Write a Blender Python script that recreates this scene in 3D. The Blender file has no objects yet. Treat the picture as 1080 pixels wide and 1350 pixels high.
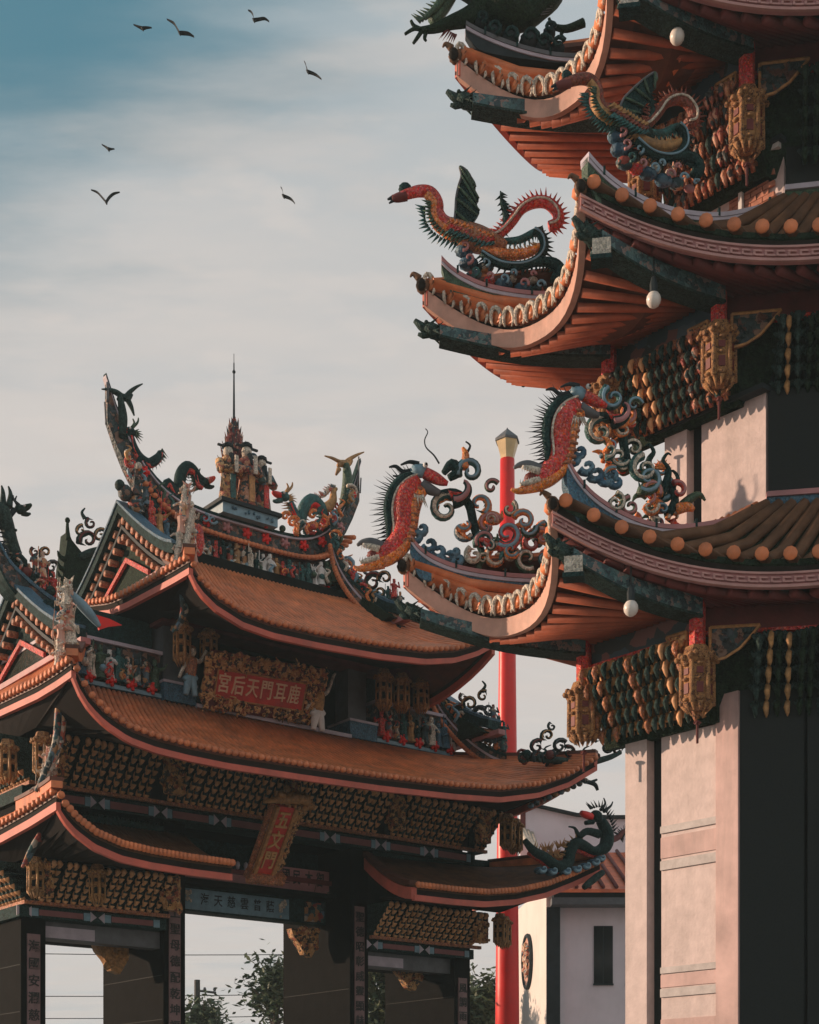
import bpy, math, random
from mathutils import Vector, Matrix
random.seed(7)
V = Vector
SC = bpy.context.scene
COL = SC.collection
R = math.radians

# ------------------------------------------------------------------ camera, sky, sun, exposure
F, HOR, CX, EYE = 1985.0, 1500.0, 540.0, 1.6          # focal length and horizon of the photograph (1080 x 1350 px)
cam = bpy.data.cameras.new('camera')
cam.sensor_fit = 'HORIZONTAL'; cam.sensor_width = 36.0
cam.lens = 36.0 * F / 1080.0
cam.shift_y = (HOR - 675.0) / 1080.0
cam.clip_end = 5000
co = bpy.data.objects.new('camera', cam); COL.objects.link(co)
co.location = (0, 0, EYE); co.rotation_euler = (R(90), 0, 0)
SC.camera = co

SUN_AZ, SUN_EL = 168.0, 13.0                            # azimuth counted from +X towards +Y
sv = V((math.cos(R(SUN_AZ)) * math.cos(R(SUN_EL)), math.sin(R(SUN_AZ)) * math.cos(R(SUN_EL)), math.sin(R(SUN_EL))))
sl = bpy.data.lights.new('sun', 'SUN'); sl.energy = 4.8; sl.angle = R(0.6); sl.color = (1.0, 0.70, 0.50)
so = bpy.data.objects.new('sun', sl); COL.objects.link(so)
so.rotation_euler = (-sv).to_track_quat('-Z', 'Y').to_euler()
so.location = sv * 60

w = bpy.data.worlds.new('World'); SC.world = w; w.use_nodes = True
nt = w.node_tree; nt.nodes.clear()
def N(t, **k):
    n = nt.nodes.new(t)
    for a, b in k.items(): setattr(n, a, b)
    return n
def Lk(a, b): nt.links.new(a, b)
out = N('ShaderNodeOutputWorld'); bg = N('ShaderNodeBackground'); Lk(bg.outputs[0], out.inputs[0])
sky = N('ShaderNodeTexSky', sky_type='NISHITA'); sky.sun_disc = False
sky.sun_elevation = R(SUN_EL); sky.sun_rotation = math.atan2(sv.x, sv.y); sky.air_density = 1.3; sky.dust_density = 1.5; sky.ozone_density = 2.0
bg.inputs[1].default_value = 0.10
tc = N('ShaderNodeTexCoord'); sep = N('ShaderNodeSeparateXYZ'); Lk(tc.outputs['Generated'], sep.inputs[0])
def mth(op, a, b=None):
    n = N('ShaderNodeMath', operation=op)
    for i, x in enumerate((a, b)):
        if x is None: continue
        if isinstance(x, (int, float)): n.inputs[i].default_value = x
        else: Lk(x, n.inputs[i])
    return n.outputs[0]
def mrange(x, a, b):
    n = N('ShaderNodeMapRange', interpolation_type='SMOOTHSTEP'); Lk(x, n.inputs[0])
    n.inputs[1].default_value = a; n.inputs[2].default_value = b
    return n.outputs[0]
def mixc(f, a, b, mode='MIX'):
    n = N('ShaderNodeMix', data_type='RGBA', blend_type=mode)
    if isinstance(f, (int, float)): n.inputs[0].default_value = f
    else: Lk(f, n.inputs[0])
    for i, x in ((6, a), (7, b)):
        if isinstance(x, tuple): n.inputs[i].default_value = x + (1,)
        else: Lk(x, n.inputs[i])
    return n.outputs[2]
# cloud: long streaks on a flat layer overhead
zz = mth('MAXIMUM', sep.outputs[2], 0.02)
den = mth('ADD', zz, 0.12)
cmb = N('ShaderNodeCombineXYZ'); Lk(mth('DIVIDE', sep.outputs[0], den), cmb.inputs[0]); Lk(mth('DIVIDE', sep.outputs[1], den), cmb.inputs[1])
mp = N('ShaderNodeMapping'); mp.inputs['Rotation'].default_value = (0, 0, R(20)); mp.inputs['Scale'].default_value = (1.1, 3.4, 1)
Lk(cmb.outputs[0], mp.inputs[0])
nz = N('ShaderNodeTexNoise'); nz.inputs['Scale'].default_value = 1.3; nz.inputs['Detail'].default_value = 7; nz.inputs['Roughness'].default_value = 0.55
Lk(mp.outputs[0], nz.inputs[0])
mp2 = N('ShaderNodeMapping'); mp2.inputs['Scale'].default_value = (3, 9, 1); mp2.inputs['Location'].default_value = (4, 2, 0); Lk(cmb.outputs[0], mp2.inputs[0])
nz2 = N('ShaderNodeTexNoise'); nz2.inputs['Scale'].default_value = 1.0; nz2.inputs['Detail'].default_value = 6; Lk(mp2.outputs[0], nz2.inputs[0])
n0 = mth('SUBTRACT', nz.outputs[0], 0.5); n1 = mth('SUBTRACT', nz2.outputs[0], 0.5)
g = mth('ADD', mth('SUBTRACT', zz, mth('MULTIPLY', sep.outputs[0], 0.42)), mth('MULTIPLY', n0, 0.27))
clear = mrange(g, 0.55, 0.67)
tint = mixc(1.0, sky.outputs[0], (0.62, 1.0, 0.84), 'MULTIPLY')
teal = mixc(0.8, tint, (0.7, 2.2, 3.0))
low = mixc(mrange(mth('ADD', zz, mth('MULTIPLY', n1, 0.25)), 0.40, 0.64), (6.4, 6.0, 5.7), (4.1, 4.75, 5.1))
low = mixc(mth('MULTIPLY', mrange(n1, -0.04, 0.12), 0.55), low, (6.5, 5.9, 5.5))
low = mixc(mth('MULTIPLY', mrange(n0, 0.02, 0.16), 0.42), low, (4.9, 5.2, 5.35))
mp3 = N('ShaderNodeMapping'); mp3.inputs['Scale'].default_value = (9, 16, 1); mp3.inputs['Rotation'].default_value = (0, 0, R(-12)); Lk(cmb.outputs[0], mp3.inputs[0])
nz3 = N('ShaderNodeTexNoise'); nz3.inputs['Scale'].default_value = 1.0; nz3.inputs['Detail'].default_value = 5; Lk(mp3.outputs[0], nz3.inputs[0])
low = mixc(mth('MULTIPLY', mrange(nz3.outputs[0], 0.50, 0.68), 0.38), low, (7.0, 6.35, 5.9))
added_veil = mth('SUBTRACT', 0.92, mth('MULTIPLY', mrange(mth('ADD', zz, mth('MULTIPLY', n0, 0.3)), 0.62, 0.80), 0.50))   # unseen cloud added overhead to brighten the ambient light
Lk(mixc(mth('MULTIPLY', clear, added_veil), low, teal), bg.inputs[0])

SC.view_settings.view_transform = 'Standard'; SC.view_settings.look = 'None'
SC.view_settings.exposure = 0.0; SC.view_settings.gamma = 1.0
SC.cycles.max_bounces = 6; SC.cycles.diffuse_bounces = 3

# ------------------------------------------------------------------ materials
MATS = {}
def material(name, col, rough=0.6, var=0.25, scale=6.0, metal=0.0, bump=0.15, dirt=0.25, bscale=None, spec=0.4, shard=0.0, streak=0.35):
    m = bpy.data.materials.new(name); m.use_nodes = True; t = m.node_tree
    b = t.nodes['Principled BSDF']; b.inputs['Roughness'].default_value = rough; b.inputs['Metallic'].default_value = metal; b.inputs['Specular IOR Level'].default_value = spec
    geo = t.nodes.new('ShaderNodeNewGeometry')
    n = t.nodes.new('ShaderNodeTexNoise'); n.inputs['Scale'].default_value = scale; n.inputs['Detail'].default_value = 5; n.inputs['Roughness'].default_value = 0.6
    t.links.new(geo.outputs['Position'], n.inputs[0])
    rp = t.nodes.new('ShaderNodeValToRGB')
    rp.color_ramp.elements[0].position = 0.3; rp.color_ramp.elements[1].position = 0.7
    lo = tuple(max(0, c * (1 - var)) for c in col); hi = tuple(min(1, c * (1 + var * 0.7)) for c in col)
    rp.color_ramp.elements[0].color = lo + (1,); rp.color_ramp.elements[1].color = hi + (1,)
    t.links.new(n.outputs[0], rp.inputs[0])
    src = rp.outputs[0]
    if shard:                                          # cut-porcelain mosaic: every chip its own tone
        vo = t.nodes.new('ShaderNodeTexVoronoi'); vo.inputs['Scale'].default_value = shard; t.links.new(geo.outputs['Position'], vo.inputs['Vector'])
        hs = t.nodes.new('ShaderNodeHueSaturation'); sc_ = t.nodes.new('ShaderNodeSeparateColor'); t.links.new(vo.outputs['Color'], sc_.inputs[0])
        for i_, (k_, a_, b_) in enumerate((('Hue', 0.488, 0.512), ('Saturation', 0.82, 1.1), ('Value', 0.55, 1.4))):
            mr = t.nodes.new('ShaderNodeMapRange'); mr.inputs[3].default_value = a_; mr.inputs[4].default_value = b_; t.links.new(sc_.outputs[i_], mr.inputs[0]); t.links.new(mr.outputs[0], hs.inputs[k_])
        t.links.new(src, hs.inputs['Color']); src = hs.outputs[0]
    if dirt > 0:
        n2 = t.nodes.new('ShaderNodeTexNoise'); n2.inputs['Scale'].default_value = 1.7; n2.inputs['Detail'].default_value = 8; n2.inputs['Roughness'].default_value = 0.7
        mpn = t.nodes.new('ShaderNodeMapping'); mpn.inputs['Scale'].default_value = (1, 1, streak)
        t.links.new(geo.outputs['Position'], mpn.inputs[0]); t.links.new(mpn.outputs[0], n2.inputs[0])
        r2 = t.nodes.new('ShaderNodeMapRange'); r2.inputs[1].default_value = 0.48; r2.inputs[2].default_value = 0.75
        r2.inputs[3].default_value = 0; r2.inputs[4].default_value = dirt
        t.links.new(n2.outputs[0], r2.inputs[0])
        mx = t.nodes.new('ShaderNodeMix'); mx.data_type = 'RGBA'
        t.links.new(r2.outputs[0], mx.inputs[0]); t.links.new(src, mx.inputs[6])
        gr = sum(col) / 3; mx.inputs[7].default_value = (gr * 0.32 + 0.01, gr * 0.29 + 0.01, gr * 0.26 + 0.01, 1)
        src = mx.outputs[2]
    t.links.new(src, b.inputs['Base Color'])
    if shard:
        bp = t.nodes.new('ShaderNodeBump'); bp.inputs['Strength'].default_value = 0.5; bp.inputs['Distance'].default_value = 0.03; bp.invert = True
        t.links.new(vo.outputs['Distance'], bp.inputs['Height']); t.links.new(bp.outputs[0], b.inputs['Normal'])
    elif bump > 0:
        nb_ = t.nodes.new('ShaderNodeTexNoise'); nb_.inputs['Scale'].default_value = bscale or scale * 5; nb_.inputs['Detail'].default_value = 4
        t.links.new(geo.outputs['Position'], nb_.inputs[0])
        bp = t.nodes.new('ShaderNodeBump'); bp.inputs['Strength'].default_value = bump; bp.inputs['Distance'].default_value = 0.03
        t.links.new(nb_.outputs[0], bp.inputs['Height']); t.links.new(bp.outputs[0], b.inputs['Normal'])
    MATS[name] = m
    return m
def carved(name, cols, scale=9.0, rough=0.6, bump=0.6):
    """painted relief: irregular patches of several paint colours"""
    m = bpy.data.materials.new(name); m.use_nodes = True; t = m.node_tree
    b = t.nodes['Principled BSDF']; b.inputs['Roughness'].default_value = rough
    geo = t.nodes.new('ShaderNodeNewGeometry')
    vo = t.nodes.new('ShaderNodeTexVoronoi'); vo.inputs['Scale'].default_value = scale
    nz_ = t.nodes.new('ShaderNodeTexNoise'); nz_.inputs['Scale'].default_value = scale * 1.2; nz_.inputs['Detail'].default_value = 3
    t.links.new(geo.outputs['Position'], nz_.inputs[0])
    ad = t.nodes.new('ShaderNodeVectorMath'); ad.operation = 'MULTIPLY_ADD'
    t.links.new(nz_.outputs['Color'], ad.inputs[0]); ad.inputs[1].default_value = (0.16, 0.16, 0.16); t.links.new(geo.outputs['Position'], ad.inputs[2])
    t.links.new(ad.outputs[0], vo.inputs['Vector'])
    sx = t.nodes.new('ShaderNodeSeparateColor'); t.links.new(vo.outputs['Color'], sx.inputs[0])
    rp = t.nodes.new('ShaderNodeValToRGB'); rp.color_ramp.interpolation = 'CONSTANT'
    el = rp.color_ramp.elements
    while len(el) < len(cols): el.new(0.5)
    for i, c in enumerate(cols): el[i].position = i / len(cols); el[i].color = c + (1,)
    t.links.new(sx.outputs[0], rp.inputs[0])
    t.links.new(rp.outputs[0], b.inputs['Base Color'])
    bp = t.nodes.new('ShaderNodeBump'); bp.inputs['Strength'].default_value = bump; bp.inputs['Distance'].default_value = 0.05
    t.links.new(vo.outputs['Distance'], bp.inputs['Height']); bp.invert = True; t.links.new(bp.outputs[0], b.inputs['Normal'])
    MATS[name] = m
    return m
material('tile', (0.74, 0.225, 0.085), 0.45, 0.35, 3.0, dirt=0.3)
material('tile_dark_and_shade', (0.17, 0.085, 0.045), 0.6, 0.4, 4.0, dirt=0.4, spec=0.2)
material('couplet', (0.24, 0.15, 0.15), 0.7, 0.25, 4.0)
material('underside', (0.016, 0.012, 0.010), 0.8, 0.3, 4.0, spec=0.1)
material('fret', (0.52, 0.27, 0.245), 0.6, 0.2, 3.0)
material('gold_knob', (0.78, 0.41, 0.19), 0.5, 0.4, 9, bump=0.2, dirt=0.3)
material('tile_pan', (0.13, 0.042, 0.022), 0.6, 0.35, 5.0, dirt=0.5)
material('tile_gap', (0.030, 0.024, 0.020), 0.8, 0.3, 8, spec=0.05)
material('fascia', (0.64, 0.150, 0.105), 0.6, 0.22, 2.0, dirt=0.3)
material('fascia_salmon', (0.66, 0.36, 0.27), 0.6, 0.2, 3.0, dirt=0.4)
material('pink', (0.46, 0.205, 0.205), 0.6, 0.2, 3.0)
material('pink_dark', (0.26, 0.10, 0.10), 0.7, 0.2, 3.0)
material('red', (0.64, 0.048, 0.030), 0.5, 0.3, 4, shard=42)
material('red_bright', (0.80, 0.020, 0.015), 0.4, 0.15, 0.8, dirt=0.3)
material('red_dark', (0.16, 0.028, 0.024), 0.6, 0.3, 4)
material('soffit', (0.20, 0.062, 0.035), 0.7, 0.3, 3, dirt=0.4)
material('rafter', (0.47, 0.125, 0.062), 0.6, 0.25, 4, dirt=0.3)
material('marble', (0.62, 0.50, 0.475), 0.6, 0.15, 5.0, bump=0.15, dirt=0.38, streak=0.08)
material('marble_pink', (0.58, 0.39, 0.36), 0.6, 0.26, 1.6, bump=0.1, dirt=0.5, streak=0.12)
material('grey_band', (0.44, 0.40, 0.39), 0.5, 0.25, 6, bump=0.05)
material('near_black', (0.024, 0.028, 0.028), 0.55, 0.12, 40, bump=0.05, dirt=0.0, spec=0.05)
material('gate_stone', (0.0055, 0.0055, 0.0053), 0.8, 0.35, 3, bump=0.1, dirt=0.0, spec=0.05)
material('stone_grey', (0.12, 0.125, 0.135), 0.6, 0.25, 4)
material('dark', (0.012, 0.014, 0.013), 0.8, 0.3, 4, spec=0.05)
material('teal_dark', (0.020, 0.050, 0.048), 0.5, 0.4, 8, spec=0.05, shard=42)
material('teal', (0.030, 0.125, 0.120), 0.5, 0.4, 8, shard=42)
material('blue', (0.055, 0.145, 0.215), 0.5, 0.3, 6, shard=42)
material('blue_pale', (0.20, 0.34, 0.42), 0.5, 0.25, 6)
material('green', (0.055, 0.105, 0.060), 0.55, 0.35, 8, shard=42)
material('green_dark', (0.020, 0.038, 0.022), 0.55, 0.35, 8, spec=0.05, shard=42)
material('orange', (0.84, 0.235, 0.045), 0.5, 0.3, 10, shard=42)
material('rust', (0.24, 0.055, 0.030), 0.55, 0.3, 8, shard=42)
material('cream', (0.66, 0.57, 0.46), 0.6, 0.25, 9, shard=42)
material('white', (0.72, 0.70, 0.67), 0.6, 0.15, 5)
material('lilac', (0.50, 0.44, 0.50), 0.6, 0.2, 3)
material('gold', (0.52, 0.255, 0.095), 0.45, 0.45, 14, metal=0.25, bump=0.5, dirt=0.5)
material('gold_dim', (0.50, 0.265, 0.10), 0.5, 0.5, 14, metal=0.2, bump=0.5, dirt=0.6)
material('gold_red', (0.46, 0.17, 0.075), 0.5, 0.5, 12, metal=0.1, bump=0.5, dirt=0.5, shard=42)
material('bracket_teal', (0.035, 0.062, 0.055), 0.5, 0.5, 14, dirt=0.0, spec=0.05, shard=42)
material('red_sign', (0.62, 0.055, 0.04), 0.5, 0.3, 5, dirt=0.35)
material('letter', (0.80, 0.54, 0.36), 0.5, 0.1, 9, dirt=0.0, bump=0)
material('letter_gold', (0.62, 0.36, 0.15), 0.5, 0.2, 9, metal=0.2, dirt=0.0, bump=0)
material('letter_dark', (0.03, 0.03, 0.028), 0.6, 0.1, 9, dirt=0.0, bump=0)
material('wall_white', (0.78, 0.72, 0.68), 0.8, 0.08, 0.8, bump=0.05, dirt=0.15)
material('wall_lilac', (0.86, 0.77, 0.81), 0.8, 0.1, 0.6, bump=0.05, dirt=0.15)
material('slate', (0.035, 0.045, 0.050), 0.5, 0.2, 4, spec=0.05)
material('hall_tile', (0.90, 0.19, 0.075), 0.55, 0.3, 3.0, dirt=0.3)
material('glass', (0.012, 0.014, 0.015), 0.1, 0.1, 2, dirt=0, bump=0)
material('paving', (0.27, 0.25, 0.23), 0.85, 0.25, 0.7)
material('bark', (0.07, 0.055, 0.045), 0.9, 0.3, 9)
material('leaf', (0.060, 0.095, 0.045), 0.6, 0.5, 1.5, dirt=0, bump=0)
material('leaf_light', (0.12, 0.15, 0.075), 0.6, 0.4, 1.5, dirt=0, bump=0)
material('bird', (0.030, 0.036, 0.040), 0.8, 0.2, 9, dirt=0, bump=0)
material('wire', (0.03, 0.03, 0.03), 0.7, 0.1, 9, dirt=0, bump=0)
material('bulb', (0.78, 0.72, 0.66), 0.3, 0.05, 9, dirt=0, bump=0)
material('brick', (0.46, 0.19, 0.12), 0.8, 0.3, 20, dirt=0.3)
material('lamp_glass', (0.72, 0.52, 0.27), 0.35, 0.15, 3, dirt=0.2, bump=0)
carved('carved_mix', [(0.03, 0.07, 0.08), (0.45, 0.38, 0.30), (0.02, 0.03, 0.03), (0.05, 0.11, 0.10), (0.34, 0.06, 0.04), (0.10, 0.16, 0.20), (0.42, 0.20, 0.08), (0.02, 0.04, 0.04)], 9)
carved('carved_dark', [(0.02, 0.035, 0.035), (0.03, 0.055, 0.055), (0.22, 0.13, 0.09), (0.05, 0.07, 0.08), (0.015, 0.02, 0.02), (0.12, 0.05, 0.035)], 11)
carved('carved_drum', [(0.50, 0.25, 0.09), (0.34, 0.145, 0.055), (0.56, 0.30, 0.12), (0.10, 0.04, 0.02), (0.44, 0.21, 0.08)], 30)
carved('carved_pale', [(0.70, 0.55, 0.44), (0.62, 0.42, 0.32), (0.55, 0.12, 0.07), (0.75, 0.66, 0.56), (0.10, 0.16, 0.18), (0.66, 0.40, 0.22)], 13)
carved('carved_gold', [(0.72, 0.40, 0.16), (0.55, 0.27, 0.10), (0.05, 0.035, 0.02), (0.76, 0.46, 0.22), (0.42, 0.12, 0.06), (0.62, 0.33, 0.13), (0.10, 0.07, 0.05)], 15)
carved('carved_red', [(0.42, 0.14, 0.09), (0.50, 0.22, 0.12), (0.05, 0.07, 0.07), (0.56, 0.30, 0.20), (0.28, 0.05, 0.04), (0.03, 0.03, 0.03)], 12)
carved('scales', [(0.06, 0.14, 0.15), (0.05, 0.10, 0.11), (0.11, 0.20, 0.20), (0.26, 0.19, 0.17), (0.04, 0.07, 0.08)], 14)
carved('waves', [(0.05, 0.14, 0.22), (0.03, 0.09, 0.15), (0.10, 0.20, 0.27), (0.03, 0.07, 0.10)], 9)
carved('beam_paint', [(0.05, 0.09, 0.12), (0.035, 0.06, 0.07), (0.20, 0.09, 0.08), (0.09, 0.13, 0.16), (0.04, 0.05, 0.05)], 4, bump=0.1)

# ------------------------------------------------------------------ mesh helpers
class MB:
    def __init__(s): s.v = []; s.f = []
    def add(s, vs, fs):
        k = len(s.v); s.v += [tuple(x) for x in vs]; s.f += [tuple(i + k for i in q) for q in fs]
    def hexa(s, p):                                  # 8 corners: 0-3 bottom ring, 4-7 top ring
        s.add(p, [(3, 2, 1, 0), (4, 5, 6, 7), (0, 1, 5, 4), (1, 2, 6, 5), (2, 3, 7, 6), (3, 0, 4, 7)])
    def box(s, c, a, b, d):                          # centre and three half axes
        c, a, b, d = V(c), V(a), V(b), V(d)
        s.hexa([c - a - b - d, c + a - b - d, c + a + b - d, c - a + b - d, c - a - b + d, c + a - b + d, c + a + b + d, c - a + b + d])
    def abox(s, x0, x1, y0, y1, z0, z1):
        s.hexa([(x0, y0, z0), (x1, y0, z0), (x1, y1, z0), (x0, y1, z0), (x0, y0, z1), (x1, y0, z1), (x1, y1, z1), (x0, y1, z1)])
    def grid(s, rows):
        n, m = len(rows), len(rows[0]); k = len(s.v)
        for r in rows: s.v += [tuple(x) for x in r]
        for i in range(n - 1):
            for j in range(m - 1): s.f.append((k + i * m + j, k + i * m + j + 1, k + (i + 1) * m + j + 1, k + (i + 1) * m + j))
    def slab(s, rows, off):
        off = V(off); low = [[V(p) + off for p in r] for r in rows]
        s.grid(rows); s.grid([list(reversed(r)) for r in low])
        for a, b in ((rows[0], low[0]), (low[-1], rows[-1])): s.grid([b, a])
        s.grid([[r[0] for r in rows], [r[0] for r in low]]); s.grid([[r[-1] for r in low], [r[-1] for r in rows]])
    def tube(s, pts, rad, n=6, cap=True):
        pts = [V(p) for p in pts]; m = len(pts)
        if isinstance(rad, (int, float)): rad = [rad] * m
        k = len(s.v); ref = None
        for i, p in enumerate(pts):
            t = (pts[min(i + 1, m - 1)] - pts[max(i - 1, 0)])
            if t.length < 1e-9: t = V((0, 0, 1))
            t.normalize()
            if ref is None: ref = t.orthogonal().normalized()
            ref = (ref - t * ref.dot(t))
            if ref.length < 1e-6: ref = t.orthogonal()
            ref.normalize(); bi = t.cross(ref)
            for j in range(n):
                a = 2 * math.pi * j / n
                s.v.append(tuple(p + (ref * math.cos(a) + bi * math.sin(a)) * rad[i]))
        for i in range(m - 1):
            for j in range(n):
                j2 = (j + 1) % n
                s.f.append((k + i * n + j, k + i * n + j2, k + (i + 1) * n + j2, k + (i + 1) * n + j))
        if cap:
            s.f.append(tuple(k + j for j in reversed(range(n)))); s.f.append(tuple(k + (m - 1) * n + j for j in range(n)))
    def cone(s, a, b, r, n=4): s.tube([a, b], [r, r * 0.08], n)
    def ell(s, c, r, n=7, m=4, M=None):              # ellipsoid
        c = V(c)
        if isinstance(r, (int, float)): r = (r, r, r)
        k = len(s.v)
        def put(x, y, z):
            q = V((x * r[0], y * r[1], z * r[2]))
            if M is not None: q = M @ q
            s.v.append(tuple(c + q))
        put(0, 0, -1)
        for i in range(1, m):
            a = -math.pi / 2 + math.pi * i / m
            for j in range(n):
                b = 2 * math.pi * j / n + i * 0.4; put(math.cos(a) * math.cos(b), math.cos(a) * math.sin(b), math.sin(a))
        put(0, 0, 1); top = len(s.v) - 1
        for j in range(n):
            j2 = (j + 1) % n
            s.f.append((k, k + 1 + j2, k + 1 + j)); s.f.append((top, top - n + j, top - n + j2))
            for i in range(m - 2): s.f.append((k + 1 + i * n + j, k + 1 + i * n + j2, k + 1 + (i + 1) * n + j2, k + 1 + (i + 1) * n + j))
    def lathe(s, c, prof, n=8, rot=0.0):
        c = V(c); k = len(s.v); m = len(prof)
        for r, z in prof:
            for j in range(n):
                a = 2 * math.pi * j / n + rot; s.v.append((c.x + r * math.cos(a), c.y + r * math.sin(a), c.z + z))
        for i in range(m - 1):
            for j in range(n):
                j2 = (j + 1) % n; s.f.append((k + i * n + j, k + i * n + j2, k + (i + 1) * n + j2, k + (i + 1) * n + j))
        s.f.append(tuple(k + j for j in reversed(range(n)))); s.f.append(tuple(k + (m - 1) * n + j for j in range(n)))
    def sweep(s, path, w, z0, z1):                   # upright band along a path; w, z0, z1 numbers or lists
        path = [V(p) for p in path]; m = len(path); k = len(s.v)
        L = lambda x, i: x[i] if isinstance(x, (list, tuple)) else x
        for i, p in enumerate(path):
            t = path[min(i + 1, m - 1)] - path[max(i - 1, 0)]; t.z = 0
            if t.length < 1e-6: t = V((1, 0, 0))
            t.normalize(); sd = V((-t.y, t.x, 0)) * (L(w, i) / 2); a, b = V((0, 0, L(z0, i))), V((0, 0, L(z1, i)))
            s.v += [tuple(p - sd + a), tuple(p + sd + a), tuple(p + sd + b), tuple(p - sd + b)]
        for i in range(m - 1):
            q, r_ = k + 4 * i, k + 4 * i + 4
            for j in range(4): s.f.append((q + j, q + (j + 1) % 4, r_ + (j + 1) % 4, r_ + j))
        s.f.append((k + 3, k + 2, k + 1, k)); e = k + 4 * (m - 1); s.f.append((e, e + 1, e + 2, e + 3))
    def prism(s, outline, off):                      # planar outline with thickness
        off = V(off); n = len(outline); a = [V(p) for p in outline]; b = [p + off for p in a]
        s.add(a + b, [tuple(range(n)), tuple(reversed(range(n, 2 * n)))] + [(i, (i + 1) % n + 0, (i + 1) % n + n, i + n)[::-1] for i in range(n)])
    def mesh(s, name, smooth=False):
        me = bpy.data.meshes.new(name); me.from_pydata(s.v, [], s.f)
        if smooth: me.shade_smooth()
        me.update(); return me
    def build(s, name, mat, parent=None, smooth=False):
        return link(name, s.mesh(name, smooth), mat, parent)
def link(name, me, mat=None, parent=None, M=None):
    if mat is not None and not me.materials: me.materials.append(MATS[mat])
    o = bpy.data.objects.new(name, me); COL.objects.link(o)
    if parent is not None:
        o.parent = parent
        if parent.type == 'EMPTY': o.matrix_parent_inverse = Matrix.Translation(parent.location).inverted()
    if M is not None: o.matrix_basis = M
    return o
def tag(o, label=None, cat=None, group=None, kind=None):
    for k_, x in (('label', label), ('category', cat), ('group', group), ('kind', kind)):
        if x: o[k_] = x
    return o
def thing(name, label, cat, loc, group=None):
    o = bpy.data.objects.new(name, None); COL.objects.link(o); o.location = loc; o.empty_display_size = 0.3
    return tag(o, label, cat, group)
def frame(along, outward, origin):
    a, o = V(along).normalized(), V(outward).normalized()
    return Matrix(((a.x, o.x, 0, origin[0]), (a.y, o.y, 0, origin[1]), (a.z, o.z, 1, origin[2]), (0, 0, 0, 1)))
def lerp(a, b, t): return a + (b - a) * t
def interp(x, xs, ys):
    if x <= xs[0]: return ys[0]
    for i in range(len(xs) - 1):
        if x <= xs[i + 1]: return ys[i] + (ys[i + 1] - ys[i]) * (x - xs[i]) / (xs[i + 1] - xs[i])
    return ys[-1]
def catmull(pts, k=4):
    pts = [tuple(p) for p in pts]; o = []
    for i in range(len(pts) - 1):
        p0, p1, p2, p3 = pts[max(i - 1, 0)], pts[i], pts[i + 1], pts[min(i + 2, len(pts) - 1)]
        for j in range(k):
            t = j / k
            o.append(tuple(0.5 * (2 * b + (c - a) * t + (2 * a - 5 * b + 4 * c - d) * t * t + (3 * b - a - 3 * c + d) * t ** 3) for a, b, c, d in zip(p0, p1, p2, p3)))
    o.append(pts[-1]); return o
def spiral(cx, cy, r, turns, a0, d=1, rad=(5, 2), n=18):
    o = []
    for i in range(n + 1):
        t = i / n; a = R(a0) + d * turns * 2 * math.pi * t; q = r * (1 - 0.82 * t)
        o.append((cx + q * math.cos(a), cy - q * math.sin(a), rad[0] + (rad[1] - rad[0]) * t))
    return o

# a pixel gives a direction; the distance comes from the upright plane (hip, ridge or wall) the thing stands in
class Plane:
    def __init__(s, A, B):
        s.A = V((A[0], A[1])); s.D = V((B[0] - A[0], B[1] - A[1]))
        n = V((s.D.y, -s.D.x)).normalized()
        if n.dot(s.A) > 0: n = -n                      # towards the camera
        s.n = n
    def t(s, px):
        r = (px - CX) / F
        return -(s.A.x - r * s.A.y) / (s.D.x - r * s.D.y)
    def __call__(s, px, py, off=0.0):
        q = s.A + s.D * s.t(px)
        return V((q.x + s.n.x * off, q.y + s.n.y * off, EYE + (HOR - py) / F * q.y))
    def m(s, px): return (s.A + s.D * s.t(px)).y / F    # metres per pixel there
def flat(Y): return Plane((-1, Y), (1, Y))

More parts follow.
